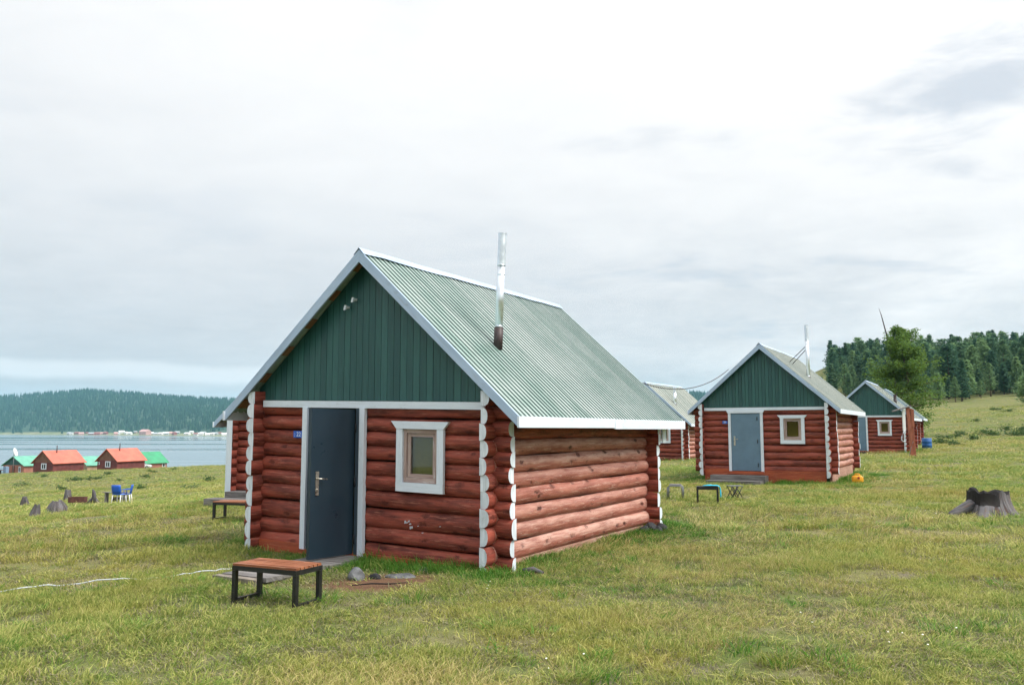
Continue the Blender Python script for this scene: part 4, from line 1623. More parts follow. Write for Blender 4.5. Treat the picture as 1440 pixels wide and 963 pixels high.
tag(mb.build('stick', 'sill_wood', None, None, (5.45, 26.2, g1(5.45, 26.2))), 'pale stick in the grass left of the middle cabin', 'stick')


# ------------------------------------------------------------------ houses by the lake
def house(loc, rz, W, L, hw, hr, wall, gable, roof, label, over=.35, windows=(), door=None, pipe=None, drop=1.2):
    """ridge runs along local y; gable end at y=0 faces the meadow"""
    root = thing('house', loc, rz, label, 'house', 'houses by the lake')
    mb = MB()
    mb.box(-W / 2, W / 2, 0, L, -drop, hw, 0, loc[0])
    mb.build('wall', wall, root)
    for yy in (0.0, L - .06):
        mb = MB()
        mb.prism([(-W / 2, hw + .002), (W / 2, hw + .002), (0, hw + hr - .02)], 'y', yy - .01, yy + .07, 0, 2.0, along=(0, 1))
        mb.build('gable', gable, root)
    k = hr / (W / 2)
    for s in (-1, 1):
        mb = MB()
        e = W / 2 + over
        mb.prism([(0, hw + hr), (s * e, hw + hr - k * e), (s * e, hw + hr - k * e + .10), (0, hw + hr + .12)], 'y', -over, L + over, 0, 1.0)
        o = mb.build('roof', roof, root)
    for (side, a, z0, w, h) in windows:
        wn = link('window', None, root)
        if side == 'front':
            mb = MB(); mb.box(a - w / 2, a + w / 2, -.06, -.012, z0, z0 + h); mb.build('window_frame', 'white_paint', wn)
            for sx in (-1, 1):
                mb = MB(); c_ = a + sx * w * .19; mb.box(c_ - w * .13, c_ + w * .13, -.075, -.063, z0 + h * .15, z0 + h * .85); mb.build('pane', 'dark_glass', wn)
        else:
            mb = MB(); mb.box(W / 2 + .002, W / 2 + .05, a - w / 2, a + w / 2, z0, z0 + h); mb.build('window_frame', 'white_paint', wn)
            mb = MB(); mb.box(W / 2 + .053, W / 2 + .066, a - w * .33, a + w * .33, z0 + h * .15, z0 + h * .85); mb.build('pane', 'dark_glass', wn)
    if door:
        a, w, h, m_ = door
        mb = MB(); mb.box(a - w / 2, a + w / 2, -.06, -.012, .0, h); mb.build('door', m_, root)
    if pipe:
        mb = MB(); mb.tube([(pipe[0], pipe[1], hw + hr - k * abs(pipe[0])), (pipe[0], pipe[1], hw + hr + pipe[2])], .09, 8); mb.build('chimney', 'rusty_collar', root)
    return root


def at(px, d):
    xx = (px - 720.0) / 1184.45 * d
    return xx, d, g1(xx, d)


def hloc(px, d, dz=0.0):
    xx, yy, zz = at(px, d)
    return (xx, yy, zz + dz)


house(hloc(67, 156), -.33, 4.7, 7.0, 1.75, 2.0, 'far_log_dark', 'gable_brown', 'roof_orange', 'left red cabin with an orange roof by the lake', windows=[('front', .2, .45, 1.25, 1.1)], pipe=(.5, 2.4, 1.0))
house(hloc(156, 158), -.33, 4.6, 7.0, 1.75, 2.0, 'far_log_dark', 'gable_brown', 'roof_orange', 'right red cabin with an orange roof by the lake', windows=[('front', .2, .45, 1.2, 1.1), ('front', -1.9, .9, .35, .5)], pipe=(.5, 2.4, 1.1))
house(hloc(26, 172), -.35, 5.6, 9.0, 1.75, 1.65, 'pink_wall', 'green_siding', 'roof_mint', 'long low house with a pale green roof, leftmost by the lake', windows=[('front', -1.9, .3, .6, 1.2), ('front', 1.7, .3, .6, 1.2), ('right', 7.4, .5, 1.2, .8)], door=(0, .7, 1.6, 'far_log_dark'))
house(hloc(118, 178), -.62, 6.0, 15.0, 1.7, 1.6, 'tan_wall', 'tan_wall', 'roof_mint', 'pale green roofed house between the two orange roofed cabins', windows=[('right', 3.5, .5, 1.2, .8), ('right', 8.0, .5, 1.6, .8)])
house(hloc(193, 176), -.40, 5.0, 6.5, 1.7, 2.0, 'pink_wall', 'pink_wall', 'roof_emerald', 'bright green roofed house, rightmost by the lake', windows=[('right', 5.6, .6, .8, .8)])

# car half hidden between the houses
t = thing('parked_car', hloc(203, 168), R(14), 'small white car parked right of the orange roofed cabin', 'car')
mb = MB()
sec = [(-1.9, .35), (1.95, .35), (2.0, .62), (1.7, .82), (.95, .90), (.45, 1.36), (-1.15, 1.40), (-1.75, .95), (-1.95, .80)]
mb.prism(sec, 'y', -.78, .78); o = mb.build('body', 'car_white', t)
bv = o.modifiers.new('bevel', 'BEVEL'); bv.width = .07; bv.segments = 2
mb = MB(); mb.prism([(.85, .93), (.42, 1.30), (-1.1, 1.33), (-1.6, .96)], 'y', -.80, .80); mb.build('window', 'car_glass', t)
mb = MB(); mb.prism([(.99, .92), (.50, 1.345), (.44, 1.34), (.93, .92)], 'y', -.68, .68); mb.build('windscreen', 'car_glass', t)
for xx in (-1.25, 1.25):
    for yy in (-.80, .66):
        mb = MB(); mb.tube([(xx, yy, .31), (xx, yy + .14, .31)], .31, 14); w_ = mb.build('wheel', 'tyre', t)
        mb = MB(); mb.tube([(xx, yy - .006, .31), (xx, yy + .146, .31)], .17, 10); mb.build('rim', 'galvanised', w_)

t = thing('satellite_dish', hloc(25.5, 170, 1.75), 0, 'white satellite dish standing above the leftmost green roof', 'satellite dish')
mb = MB()
vs, fs = [], []
for i in range(5):
    r = .85 * i / 4
    for k in range(18):
        a_ = 2 * math.pi * k / 18
        vs.append((r * math.cos(a_), r * math.sin(a_), .28 * (i / 4) ** 2))
for i in range(4):
    for k in range(18):
        fs.append((i * 18 + k, i * 18 + (k + 1) % 18, (i + 1) * 18 + (k + 1) % 18, (i + 1) * 18 + k))
mb.add(vs, fs, 0, None, True)
o = mb.build('dish', 'far_white', t)
o.rotation_euler = (R(72), 0, R(98)); o.location = (0, 0, 2.4)
md = o.modifiers.new('thickness', 'SOLIDIFY'); md.thickness = .04
mb = MB(); mb.tube([(0, 0, -2.0), (0, 0, 2.4)], .06, 8); mb.build('mast', 'grey_steel', t)
mb = MB(); mb.tube([(.1, 0, 2.3), (.75, .1, 2.75)], .03, 6); mb.build('feed_arm', 'grey_steel', t)
t = thing('outdoor_table', hloc(8, 150), .2, 'dark brown wooden table left of the leftmost house', 'table')
mb = MB(); mb.box(-.45, .45, -.35, .35, .62, .70); mb.build('table_top', 'far_log_dark', t)
mb = MB(); mb.tube([(0, 0, -.1), (0, 0, .62)], [.18, .14], 8); mb.build('pedestal', 'charred_wood', t)
t = thing('outdoor_cabinet', hloc(16, 165), -.33, 'blue painted cabinet against the leftmost house', 'cabinet')
mb = MB(); mb.box(-.35, .35, -.4, .3, -.1, 1.25); mb.build('case', 'far_blue', t)
mb = MB(); mb.box(-.30, .30, -.43, -.402, .0, 1.18); mb.build('door', 'far_blue', t)

# ------------------------------------------------------------------ village on the far shore
rv = random.Random(44)
vill = [(101, 'far_grey'), (104, 'far_white'), (112, 'far_red'), (118, 'far_pink'), (125, 'far_red'), (132, 'far_red'), (140, 'far_red'), (146, 'far_pink'), (152, 'far_red'),
        (166, 'far_pink'), (169, 'far_white'), (174, 'far_white'), (181, 'far_white'), (186, 'far_white'), (193, 'far_pink'), (216, 'far_white'), (221, 'far_grey'), (229, 'far_white'),
        (236, 'far_grey'), (241, 'far_pink'), (248, 'far_red'), (252, 'far_grey'), (266, 'far_white'), (272, 'far_white'), (278, 'far_white'), (284, 'far_white'), (288, 'far_grey'),
        (294, 'far_white'), (301, 'far_white'), (305, 'far_grey'), (311, 'far_white'), (318, 'far_white'), (323, 'far_grey')]


def far_house(px, r, W, L, h, wall, roof, label, grp='village on the far shore'):
    xx, yy, zz = hill_xyz(np.array([float(px)]), np.array([r]))
    root = thing('village_house', (float(xx[0]), float(yy[0]), float(zz[0])), rv.uniform(-.6, .6), label, 'house', grp)
    mb = MB(); mb.box(-L / 2, L / 2, -W / 2, W / 2, -2, h); mb.build('wall', wall, root)
    mb = MB(); mb.prism([(-W / 2 - .4, h), (W / 2 + .4, h), (0, h + W * .38)], 'x', -L / 2 - .4, L / 2 + .4); mb.build('roof', roof, root)
    for k in (-.28, .05, .3):
        mb = MB(); mb.box(k * L - .5, k * L + .5, -W / 2 - .08, -W / 2 - .01, 1.0, 2.2); mb.build('window', 'dark_glass', root)


LBL = {'far_white': 'tiny white building among those on the far shore', 'far_grey': 'tiny grey building among those on the far shore',
       'far_red': 'tiny dark red building among those on the far shore', 'far_pink': 'tiny pink building among those on the far shore'}
for (px, c_) in vill:
    rr_ = rv.uniform(.010, .115)
    L_ = rv.uniform(7, 13)
    far_house(px, rr_, rv.uniform(5, 7), L_, rv.uniform(2.6, 4.0), c_, c_ if rv.random() < .55 else rv.choice(('far_white', 'far_red', 'far_grey')), LBL[c_])
far_house(207, .05, 13, 24, 6.5, 'far_pink', 'far_pink', 'largest pink building of the village on the far shore')

# ------------------------------------------------------------------ trees
def cards(rng, centres, size, n, flat=.6):
    """small leaf-sized faces round each centre"""
    vs, fs = [], []
    for (c, r) in centres:
        for _ in range(n):
            d = Vector((rng.gauss(0, 1), rng.gauss(0, 1), rng.gauss(0, .75)))
            p = Vector(c) + d * r * .5
            s = size * rng.uniform(.6, 1.4)
            u = Vector((rng.uniform(-1, 1), rng.uniform(-1, 1), rng.uniform(-flat, flat))).normalized()
            w = u.cross(Vector((rng.uniform(-1, 1), rng.uniform(-1, 1), rng.uniform(.2, 1)))).normalized()
            o = len(vs)
            vs += [p - u * s - w * s * .35, p + u * s * .2 - w * s * .5, p + u * s, p + u * s * .1 + w * s * .5]
            fs.append((o, o + 1, o + 2, o + 3))
    return vs, fs


def raw_mesh(name, vs, fs, mat):
    me = bpy.data.meshes.new(name)
    me.from_pydata([tuple(v) for v in vs], [], fs)
    me.materials.append(MATS[mat])
    return me


def conifer_meshes(seed, h, kind, card, n, mat):
    """returns trunk and crown meshes"""
    rng = random.Random(seed)
    bend = rng.uniform(-.25, .25)
    def tx(z):
        u = z / h
        return Vector((bend * u * u, .5 * bend * math.sin(u * 2), z))
    mb = MB()
    zs = [0, .1 * h, .35 * h, .6 * h, .85 * h, h * .98]
    r0 = h * .014
    mb.tube([tx(z) + Vector((0, 0, -.3 if z == 0 else 0)) for z in zs], [r0 * 1.3, r0, r0 * .8, r0 * .55, r0 * .28, r0 * .08], 7)
    cs = []
    if kind == 'spruce':
        lo, mx, power = .14, .17, .85
    elif kind == 'larch':
        lo, mx, power = .22, .16, .7
    else:
        lo, mx, power = .42, .17, .45
    z = lo * h
    while z < h * .97:
        u = (z - lo * h) / (h * (1 - lo))
        ln = h * mx * (1 - u) ** power * min(1, .45 + u * 3.5) + .12
        nb = rng.randint(4, 6)
        a0 = rng.uniform(0, 6.28)
        for k in range(nb):
            a = a0 + 6.283 * k / nb + rng.uniform(-.4, .4)
            L = ln * rng.uniform(.55, 1.2)
            base = tx(z)
            tip = base + Vector((math.cos(a) * L, math.sin(a) * L, L * (rng.uniform(-.32, .02) if kind == 'spruce' else rng.uniform(-.1, .3))))
            mb.tube([base, tip], [r0 * .18 * (1.1 - u), r0 * .05], 3, cap=False)
            m_ = 3 if L > .5 else 2
            for q in range(m_):
                f = .35 + .65 * (q + .5) / m_
                cs.append((base.lerp(tip, f), L * .36 + .14))
        z += h * rng.uniform(.030, .048) * (1.2 if kind == 'pine' else 1)
    cs.append((tx(h * .97), .2))
    per = max(2, n // len(cs))
    vs, fs = cards(rng, cs, card, per)
    return mb.mesh('trunk', ['bark']), raw_mesh('crown', vs, fs, mat)


variants = []
for i, (hh, kd) in enumerate(((15, 'larch'), (13, 'larch'), (14, 'pine'), (11, 'spruce'), (16, 'pine'), (12, 'larch'), (9, 'spruce'), (14.5, 'larch'))):
    variants.append((hh, conifer_meshes(100 + i, hh, kd, .30, 1500, 'needles_dark')))


def plant_tree(name, x, y, meshes, s, rz, label, group=None, cat='tree', wide=1.0):
    root = thing(name, (x, y, g1(x, y) - .1), rz, label, cat, group)
    root.scale = (s * wide, s * wide, s)
    link('trunk', meshes[0], root)
    link('crown', meshes[1], root)
    return root


rf = random.Random(77)
spots = []
tries = 0
while len(spots) < 290 and tries < 20000:
    tries += 1
    px = rf.uniform(1168, 1520)
    front = np.interp(px, [1168, 1230, 1340, 1400, 1440, 1520], [262, 225, 180, 198, 190, 185])
    u = rf.random() ** 1.35
    d = front + u * 135
    xx = (px - 720) / 1184.45 * d
    dens = 2.6 if u < .2 else 3.3
    if any((xx - a) ** 2 + (d - b_) ** 2 < dens ** 2 for a, b_, _ in spots):
        continue
    spots.append((xx, d, u))
spots.sort(key=lambda s: s[1])
for k, (xx, d, u) in enumerate(spots):
    vi = rf.choice((0, 1, 2, 3, 4, 5, 7, 0, 1, 5) if u > .12 else (0, 3, 6, 6, 6, 3, 3, 1))
    hh, ms = variants[vi]
    want = rf.uniform(10.0, 14.5) if u > .12 else rf.uniform(4.0, 11.5)
    plant_tree('conifer_tree', xx, d, ms, want / hh, rf.uniform(0, 6.28), 'dark green conifer in the dense forest on the right hillside', 'forest on the right hillside', wide=1.3)
# three slender trees that stand free of the forest's left edge
for (px, d, want, vi, lb) in ((1172, 270, 13.0, 2, 'tall slender pine at the left end of the hillside forest'), (1186, 262, 11.5, 4, 'second slender pine from the left end of the hillside forest'),
                              (1156, 268, 6.0, 6, 'small conifer lowest at the left end of the hillside forest')):
    hh, ms = variants[vi]
    xx = (px - 720) / 1184.45 * d
    plant_tree('conifer_tree', xx, d, ms, want / hh, rf.uniform(0, 6), lb)


def broad_larch(seed, h, spread, n, card):
    """open spreading tree with layered boughs"""
    rng = random.Random(seed)
    mb = MB()
    def tx(z):
        return Vector((.25 * math.sin(z * .5), .15 * math.cos(z * .7) - .15, z))
    zs = [0, .6, 1.5, 3, 5, 7, h * .93]
    mb.tube([tx(z) - Vector((0, 0, .4 if z == 0 else 0)) for z in zs], [.30, .24, .20, .17, .12, .07, .02], 9)
    cs = []
    for k in range(100):
        u = rng.random() ** .85
        z = h * (.10 + .88 * u)
        a = rng.uniform(0, 6.283)
        env = math.sin(min(1.0, (1.03 - u) * 1.35) * math.pi / 2) ** .8 * (.72 + .28 * math.sin(u * 9 + a * 2))
        L = spread * env * rng.uniform(.55, 1.1)
        base = tx(z * .96)
        rise = rng.uniform(-.08, .32) + .25 * u
        mid = base + Vector((math.cos(a) * L * .5, math.sin(a) * L * .5, L * rise * .35))
        tip = base + Vector((math.cos(a) * L, math.sin(a) * L, L * rise))
        mb.tube([base, mid, tip], [.045 * (1.2 - u), .03 * (1.2 - u), .008], 4, cap=False)
        for q in range(7):
            f = .22 + .78 * (q + .5) / 7
            p = base.lerp(mid, f * 2) if f < .5 else mid.lerp(tip, f * 2 - 1)
            side = Vector((-math.sin(a), math.cos(a), 0)) * rng.uniform(-.45, .45) * L * .35
            cs.append((p + side + Vector((0, 0, rng.uniform(-.1, .15))), .34 + L * .07))
    vs, fs = cards(rng, cs, card, n // len(cs), .5)
    return mb.mesh('trunk', ['bark']), raw_mesh('crown', vs, fs, 'needles_larch')


ml = broad_larch(9, 10.3, 4.7, 24000, .105)
plant_tree('larch_tree', 35.4, 76.0, ml, 1.0, .6, 'big bright green larch right behind the small distant cabins')
ms2 = broad_larch(15, 6.2, 2.6, 6000, .16)
ms2[1].materials[0] = MATS['needles_dark']
tr = plant_tree('pine_tree', 89.8, 147.5, ms2, .92, 2.0, 'lone dark pine with a leaning trunk at the right edge of the meadow')
tr.rotation_euler = (0, R(-9), 2.0)

sn = thing('dead_tree', (34.6, 76.6, g1(34.6, 76.6)), 0, 'bare leaning dead trunk sticking out above the big larch', 'tree')
mb = MB()
mb.tube([(.55, 0, -.3), (.42, 0, 3), (.15, .05, 6.5), (-.25, .0, 9.0), (-.72, 0, 11.1), (-.92, 0, 11.75)], [.15, .13, .105, .08, .04, .012], 8)
mb.build('trunk', 'dead_wood', sn)
rb = random.Random(2)
for k in range(14):
    z = rb.uniform(4.5, 8.8)
    xx = np.interp(z, [3, 6.5, 9.0], [.42, .15, -.25])
    a = rb.uniform(0, 6.28)
    L = rb.uniform(.2, .7)
    mb = MB(); mb.tube([(xx, 0, z), (xx + math.cos(a) * L, math.sin(a) * L, z + rb.uniform(-.15, .2))], [.022, .006], 4)
    mb.build('dead_branch', 'bark', sn)

# far wood on the hills across the lake: reads as one mass
rh = np.random.default_rng(5)


def jag_tree(seed, mat):
    rng = random.Random(seed)
    vs, fs = [], []
    n = 7
    for (z0, z1, r) in ((.12, .55, .20), (.32, .78, .155), (.55, 1.0, .10)):
        o = len(vs)
        for k in range(n):
            a = 6.283 * k / n + rng.uniform(-.3, .3)
            q = r * rng.uniform(.75, 1.25)
            vs.append((q * math.cos(a), q * math.sin(a), z0 + rng.uniform(-.05, .05)))
        vs.append((0, 0, z1))
        for k in range(n):
            fs.append((o + k, o + (k + 1) % n, o + n))
    return raw_mesh('wood_tree', vs, fs, mat)


NT_ = 21000
pxs = rh.uniform(-420, 1250, NT_)
r_ = .075 + .975 * rh.random(NT_) ** .8
keep = ~((r_ < .12) & (rh.random(NT_) < .75)) & ~((pxs > 200) & (pxs < 345) & (r_ < .13 + .03 * np.sin(pxs * .2)))
pxs, r_ = pxs[keep], r_[keep]
xx, yy, zz = hill_xyz(pxs, r_)
half_ = rh.random(len(pxs)) < .5
for k, sel in enumerate((half_, ~half_)):
    m_ = int(sel.sum())
    hs = rh.uniform(10, 19, m_)
    scl = np.c_[hs * rh.uniform(.8, 1.25, m_), hs * rh.uniform(.8, 1.25, m_), hs]
    scatter('far_wood', jag_tree(3 + k, 'needles_far'), np.c_[xx[sel], yy[sel], zz[sel]], np.c_[np.zeros(m_), np.zeros(m_), rh.uniform(0, 6.28, m_)], scl,
            'dark conifer wood covering the hills across the lake', 'wood')


# ------------------------------------------------------------------ grass
def vnoise(x, y, s, seed):
    x = np.asarray(x) * s + seed * 17.3
    y = np.asarray(y) * s + seed * 5.1
    xi, yi = np.floor(x), np.floor(y)
    fx, fy = x - xi, y - yi
    fx, fy = fx * fx * (3 - 2 * fx), fy * fy * (3 - 2 * fy)

    def hsh(a, b_):
        v = np.sin(a * 127.1 + b_ * 311.7 + seed) * 43758.5453
        return v - np.floor(v)
    return (hsh(xi, yi) * (1 - fx) + hsh(xi + 1, yi) * fx) * (1 - fy) + (hsh(xi, yi + 1) * (1 - fx) + hsh(xi + 1, yi + 1) * fx) * fy


def clump(seed, n, rad, h0, h1, w, lean, mat, flower=None):
    rng = random.Random(seed)
    vs, fs, al, mi, to = [], [], [], [], []
    for k in range(n):
        tn = rng.random()
        a = rng.uniform(0, 6.283)
        r = rad * rng.random() ** .7
        bx, by = r * math.cos(a), r * math.sin(a)
        h = rng.uniform(h0, h1)
        da = a + rng.uniform(-1.2, 1.2) if rng.random() < .5 else -.5 + rng.gauss(0, .6)
        ln = lean * h * rng.uniform(.3, 1.3)
        dx, dy = math.cos(da) * ln, math.sin(da) * ln
        fa = rng.uniform(0, 6.283)
        ux, uy = math.cos(fa) * w * .5, math.sin(fa) * w * .5
        o = len(vs)
        vs += [(bx - ux, by - uy, -.015), (bx + ux, by + uy, -.015),
               (bx + dx * .4 - ux * .8, by + dy * .4 - uy * .8, h * .58), (bx + dx * .4 + ux * .8, by + dy * .4 + uy * .8, h * .58),
               (bx + dx, by + dy, h * (1 - .15 * lean))]
        al += [0, 0, .55, .55, 1]
        to += [tn] * 5
        fs += [(o, o + 1, o + 3, o + 2), (o + 2, o + 3, o + 4)]
        mi += [0, 0]
        if flower:
            c = Vector((bx + dx, by + dy, h * (1 - .15 * lean)))
            q = flower
            o = len(vs)
            vs += [c + Vector((q, 0, .2 * q)), c + Vector((0, q, -.2 * q)), c + Vector((-q, 0, .2 * q)), c + Vector((0, -q, -.2 * q)), c + Vector((0, 0, q * .8))]
            al += [1] * 5
            to += [tn] * 5
            fs += [(o, o + 1, o + 4), (o + 1, o + 2, o + 4), (o + 2, o + 3, o + 4), (o + 3, o, o + 4)]
            mi += [1] * 4
    me = bpy.data.meshes.new('grass_clump')
    me.from_pydata([tuple(v) for v in vs], [], fs)
    me.materials.append(MATS[mat])
    if flower:
        me.materials.append(MATS['petal'])
    me.polygons.foreach_set('material_index', mi)
    at_ = me.attributes.new('along', 'FLOAT', 'POINT')
    at_.data.foreach_set('value', al)
    at_ = me.attributes.new('tone', 'FLOAT', 'POINT')
    at_.data.foreach_set('value', to)
    return me


gr = np.random.default_rng(12)


def sector(n, r0, r1, half_deg=46):
    a = np.radians(gr.uniform(-half_deg, half_deg, n))
    r = np.sqrt(gr.uniform(r0 * r0, r1 * r1, n))
    return r * np.sin(a), r * np.cos(a), r


CABS = [near, c0, c2, c3, c4, c5]


def cab_uv(cab, x, y):
    c, s = math.cos(cab.rotation_euler.z), math.sin(cab.rotation_euler.z)
    dx, dy = x - cab.location.x, y - cab.location.y
    return c * dx + s * dy, -s * dx + c * dy


def clear_mask(x, y):
    ok = np.ones(len(x), bool)
    for cab in CABS:
        u, v = cab_uv(cab, x, y)
        ok &= ~((np.abs(u) < 2.04) & (v > -.04) & (v < LEN + .04))
    u, v = cab_uv(near, x, y)
    ok &= ~((u > -.60) & (u < .16) & (v > -2.0) & (v < -.02))
    u, v = cab_uv(c2, x, y)
    ok &= ~((u > -1.65) & (u < .2) & (v > -1.05) & (v < -.02))
    return ok


def wall_dist(x, y):
    best = np.full(len(x), 99.0)
    for cab in CABS:
        u, v = cab_uv(cab, x, y)
        du = np.maximum(np.abs(u) - 2.05, 0)
        dv = np.maximum(np.maximum(-v, v - LEN), 0)
        best = np.minimum(best, np.hypot(du, dv))
    return best


def earth(x, y):
    return np.hypot((x + 1.42) * .75, (y - 9.75) * 1.15)


def lay(name, me, x, y, sxy, sz, label, cat='grass', tilt=.12):
    z = gz(x, y)
    n = len(x)
    turn = gr.normal(0, .55, n) + (vnoise(x, y, .5, 21) - .5) * 4.5
    turn = np.where(gr.random(n) < .3, gr.uniform(0, 6.283, n), turn)
    rots = np.c_[gr.normal(0, tilt, n), gr.normal(0, tilt, n), turn]
    scatter(name, me, np.c_[x, y, z], rots, np.c_[sxy, sxy, sz], label, cat)


# short meadow grass, denser and finer close to the camera
bands = [(3.6, 12.5, 44000, 1.0, .72), (12.5, 30, 60000, 1.7, .85), (30, 80, 56000, 3.3, 1.1), (80, 170, 24000, 7.0, 1.6)]
for bi, (r0, r1, n, kx, kz) in enumerate(bands):
    x, y, r = sector(n, r0, r1)
    a = vnoise(x, y, .55, 1) * .6 + vnoise(x, y, 1.9, 2) * .4
    thin = vnoise(x, y, 1.3, 7) * .6 + vnoise(x, y, 4.2, 8) * .4
    ok = clear_mask(x, y) & (gr.random(n) < np.clip((thin - .39) * 4.2, .04, 1))
    e = earth(x, y)
    ok &= gr.random(n) < np.clip((e - .30) * 2.2, .04, 1)
    x, y, a, r = x[ok], y[ok], a[ok], r[ok]
    dry = gr.random(len(x)) < np.clip((vnoise(x, y, .33, 4) - .46) * 2.4, .04, .55)
    sz = kz * (.30 + 1.5 * a ** 1.4) * gr.uniform(.75, 1.25, len(x))
    sx = kx * gr.uniform(.8, 1.25, len(x))
    pick = gr.random(len(x))
    for vi, (lo, hi) in enumerate(((0, .5), (.5, 1.01))):
        s_ = (pick >= lo) & (pick < hi) & ~dry
        lay('meadow_grass', clump(10 + vi + bi * 5, 15, .105, .05, .115, .0068 if bi == 0 else .0062, .75, 'grass_meadow'), x[s_], y[s_], sx[s_], sz[s_], 'short yellow green grass covering the meadow')
    lay('dry_grass', clump(30 + bi, 12, .10, .05, .125, .0052, .9, 'grass_dry'), x[dry], y[dry], sx[dry], sz[dry], 'straw coloured dry grass mixed into the meadow')

# matted thatch under the blades
x, y, r = sector(52000, 3.8, 20)
ok = clear_mask(x, y) & (gr.random(len(x)) < np.clip((earth(x, y) - .25) * 2.2, .08, 1)) & (gr.random(len(x)) < np.clip(9.0 / r, 0, 1)) & (gr.random(len(x)) < np.clip((vnoise(x, y, 1.3, 7) * .6 + vnoise(x, y, 4.2, 8) * .4 - .26) * 5, .12, 1))
x, y, r = x[ok], y[ok], r[ok]
hf = gr.random(len(x)) < .5
for k_, (mt_, sd_2) in enumerate((('thatch', 41), ('grass_meadow', 42))):
    q = hf if k_ == 0 else ~hf
    lay('thatch', clump(sd_2, 16, .10, .015, .045, .0062, 2.2, mt_), x[q], y[q], gr.uniform(.8, 1.4, q.sum()) * (1 + r[q] / 30), gr.uniform(.7, 1.3, q.sum()), 'matted short thatch between the grass blades')

# tussocks
x, y, r = sector(8200, 4, 40)
k_ = vnoise(x, y, .9, 3)
ok = clear_mask(x, y) & (gr.random(len(x)) < np.clip((k_ - .35) * 2.2, .05, 1)) & (earth(x, y) > .8)
x, y, r = x[ok], y[ok], r[ok]
hx = gr.random(len(x)) < .45
lay('grass_tussock', clump(51, 44, .09, .08, .20, .006, .8, 'grass_lush'), x[hx], y[hx], gr.uniform(.6, 1.3, hx.sum()) * (1 + r[hx] / 40), gr.uniform(.35, .75, hx.sum()), 'deep green grass tussocks scattered through the meadow')
x, y, r = x[~hx], y[~hx], r[~hx]
lay('grass_tussock', clump(50, 46, .10, .08, .20, .006, .8, 'grass_meadow'), x, y, gr.uniform(.7, 1.5, len(x)) * (1 + r / 40), gr.uniform(.4, .85, len(x)), 'grass tussocks scattered through the meadow')

# tall lush grass along the walls
xs_, ys_ = [], []
for cab, n in ((near, 6400), (c0, 1600), (c2, 3800), (c3, 900), (c4, 900), (c5, 600)):
    u = gr.uniform(-3.1, 3.4, n)
    v = gr.uniform(-1.2, LEN + 1.2, n)
    c, s = math.cos(cab.rotation_euler.z), math.sin(cab.rotation_euler.z)
    xs_.append(cab.location.x + c * u - s * v)
    ys_.append(cab.location.y + s * u + c * v)
x, y = np.concatenate(xs_), np.concatenate(ys_)
wd = wall_dist(x, y)
ok = clear_mask(x, y) & (gr.random(len(x)) < np.clip(1.25 - wd * .95, 0, 1)) & (earth(x, y) > .62)
x, y, wd = x[ok], y[ok], wd[ok]
un, vn = cab_uv(near, x, y)
hh = np.clip(1.0 - wd * .75, .35, 1.0) * gr.uniform(.5, 1.1, len(x)) * np.where((un < -.8) & (vn < 0), .4, 1.0) * np.where((un > 2.0) & (vn > 0) & (vn < LEN) & (un < 3.5), .62, 1.0)
lay('lush_grass', clump(60, 18, .085, .10, .24, .0072, .55, 'grass_lush'), x, y, gr.uniform(.8, 1.3, len(x)), hh, 'long deep green grass along the cabin walls')
# tall seeding stems
x, y, r = sector(2600, 4.5, 26)
ok = clear_mask(x, y) & (earth(x, y) > .7)
x, y = x[ok], y[ok]
lay('grass_stems', clump(70, 4, .09, .14, .30, .0032, .5, 'grass_dry', flower=None), x, y, gr.uniform(.7, 1.2, len(x)), gr.uniform(.5, 1.0, len(x)), 'thin pale grass stems standing above the meadow')
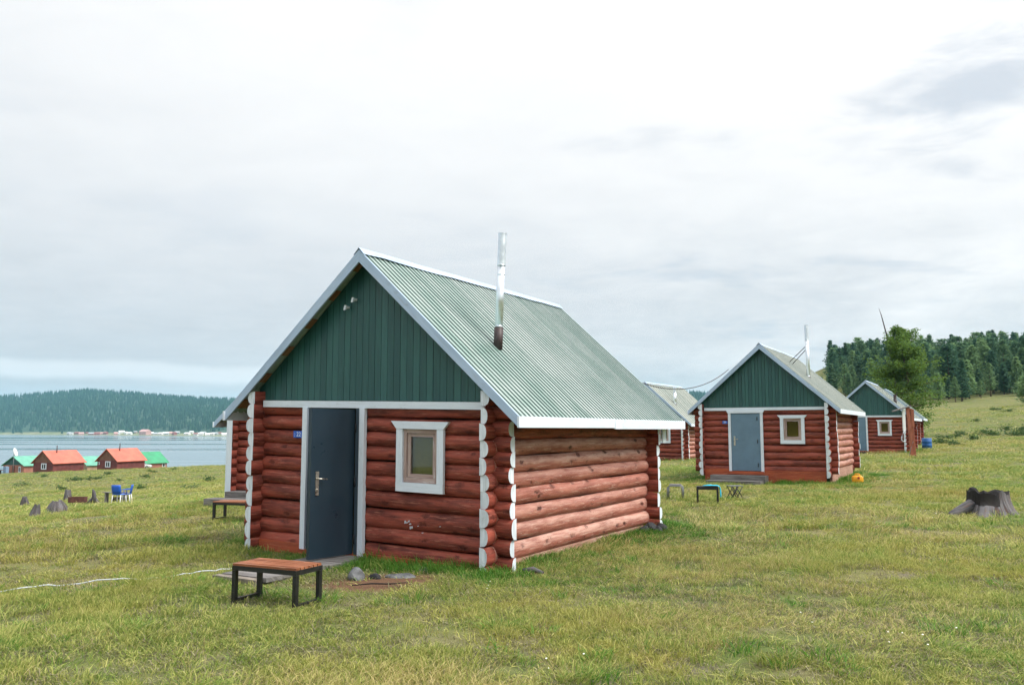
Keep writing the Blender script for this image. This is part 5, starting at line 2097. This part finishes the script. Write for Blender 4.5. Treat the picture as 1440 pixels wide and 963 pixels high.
# white flowers
x, y, r = sector(1900, 5.0, 45)
k_ = vnoise(x, y, .35, 9)
near_stump = np.exp(-((x - 9.5) ** 2 + (y - 16.5) ** 2) / 5.0)
ok = clear_mask(x, y) & (gr.random(len(x)) < np.clip((k_ - .5) * 1.5, .04, 1) * .7 + near_stump) & (earth(x, y) > .7)
x, y, r = x[ok], y[ok], r[ok]
lay('white_flowers', clump(80, 3, .08, .06, .17, .003, .4, 'herb_green', flower=.0085), x, y, gr.uniform(.8, 1.3, len(x)), gr.uniform(.5, 1.0, len(x)), 'small white flowers in the meadow', 'flowers')


# low leafy weeds in the farther meadow
def leafy(seed):
    rng = random.Random(seed)
    cs = [((rng.gauss(0, .45), rng.gauss(0, .3), rng.uniform(.08, .25)), .3) for _ in range(16)]
    vs, fs = cards(rng, cs, .085, 14, .5)
    return raw_mesh('weed', vs, fs, 'herb_green')


weeds = [(1385, 72.5), (1378, 74), (1391, 71.5), (1425, 69), (1418, 70.5), (1434, 69.5), (1350, 74), (1340, 72), (1410, 78), (1365, 66), (1330, 70), (1432, 76),
         (1370, 95), (1415, 120), (1395, 130), (120, 100), (133, 96), (140, 97), (110, 97), (40, 88), (70, 120), (97, 70), (175, 88), (210, 95), (222, 120), (205, 62), (275, 55), (300, 70), (160, 118), (58, 140), (250, 130), (1318, 62), (1340, 58)]
x = np.array([(p - 720) / 1184.45 * d for p, d in weeds]); y = np.array([float(d) for p, d in weeds])
lay('leafy_weeds', leafy(4), x, y, gr.uniform(.6, 1.3, len(x)), gr.uniform(.6, 1.2, len(x)), 'low dark green weeds dotted over the farther meadow', 'weeds')

# ------------------------------------------------------------------ haze
def haze():
    m = bpy.data.materials.new('haze')
    m.use_nodes = True
    t_ = NT(m.node_tree)
    t_.n.clear()
    v = t_.node('ShaderNodeVolumePrincipled')
    v.inputs['Color'].default_value = (0.36, 0.78, 1.0, 1)
    v.inputs['Density'].default_value = HAZE
    v.inputs['Anisotropy'].default_value = 0.0
    o_ = t_.node('ShaderNodeOutputMaterial')
    t_.l.new(v.outputs[0], o_.inputs['Volume'])
    m.cycles.homogeneous_volume = True
    MATS['haze'] = m
    mb = MB()
    mb.box(-5200, 5200, -1200, 5200, -60, 215)
    tag(mb.build('haze', 'haze'), 'thin pale haze in the air over the lake', 'haze', kind='stuff')


HAZE = 0.00008
haze()
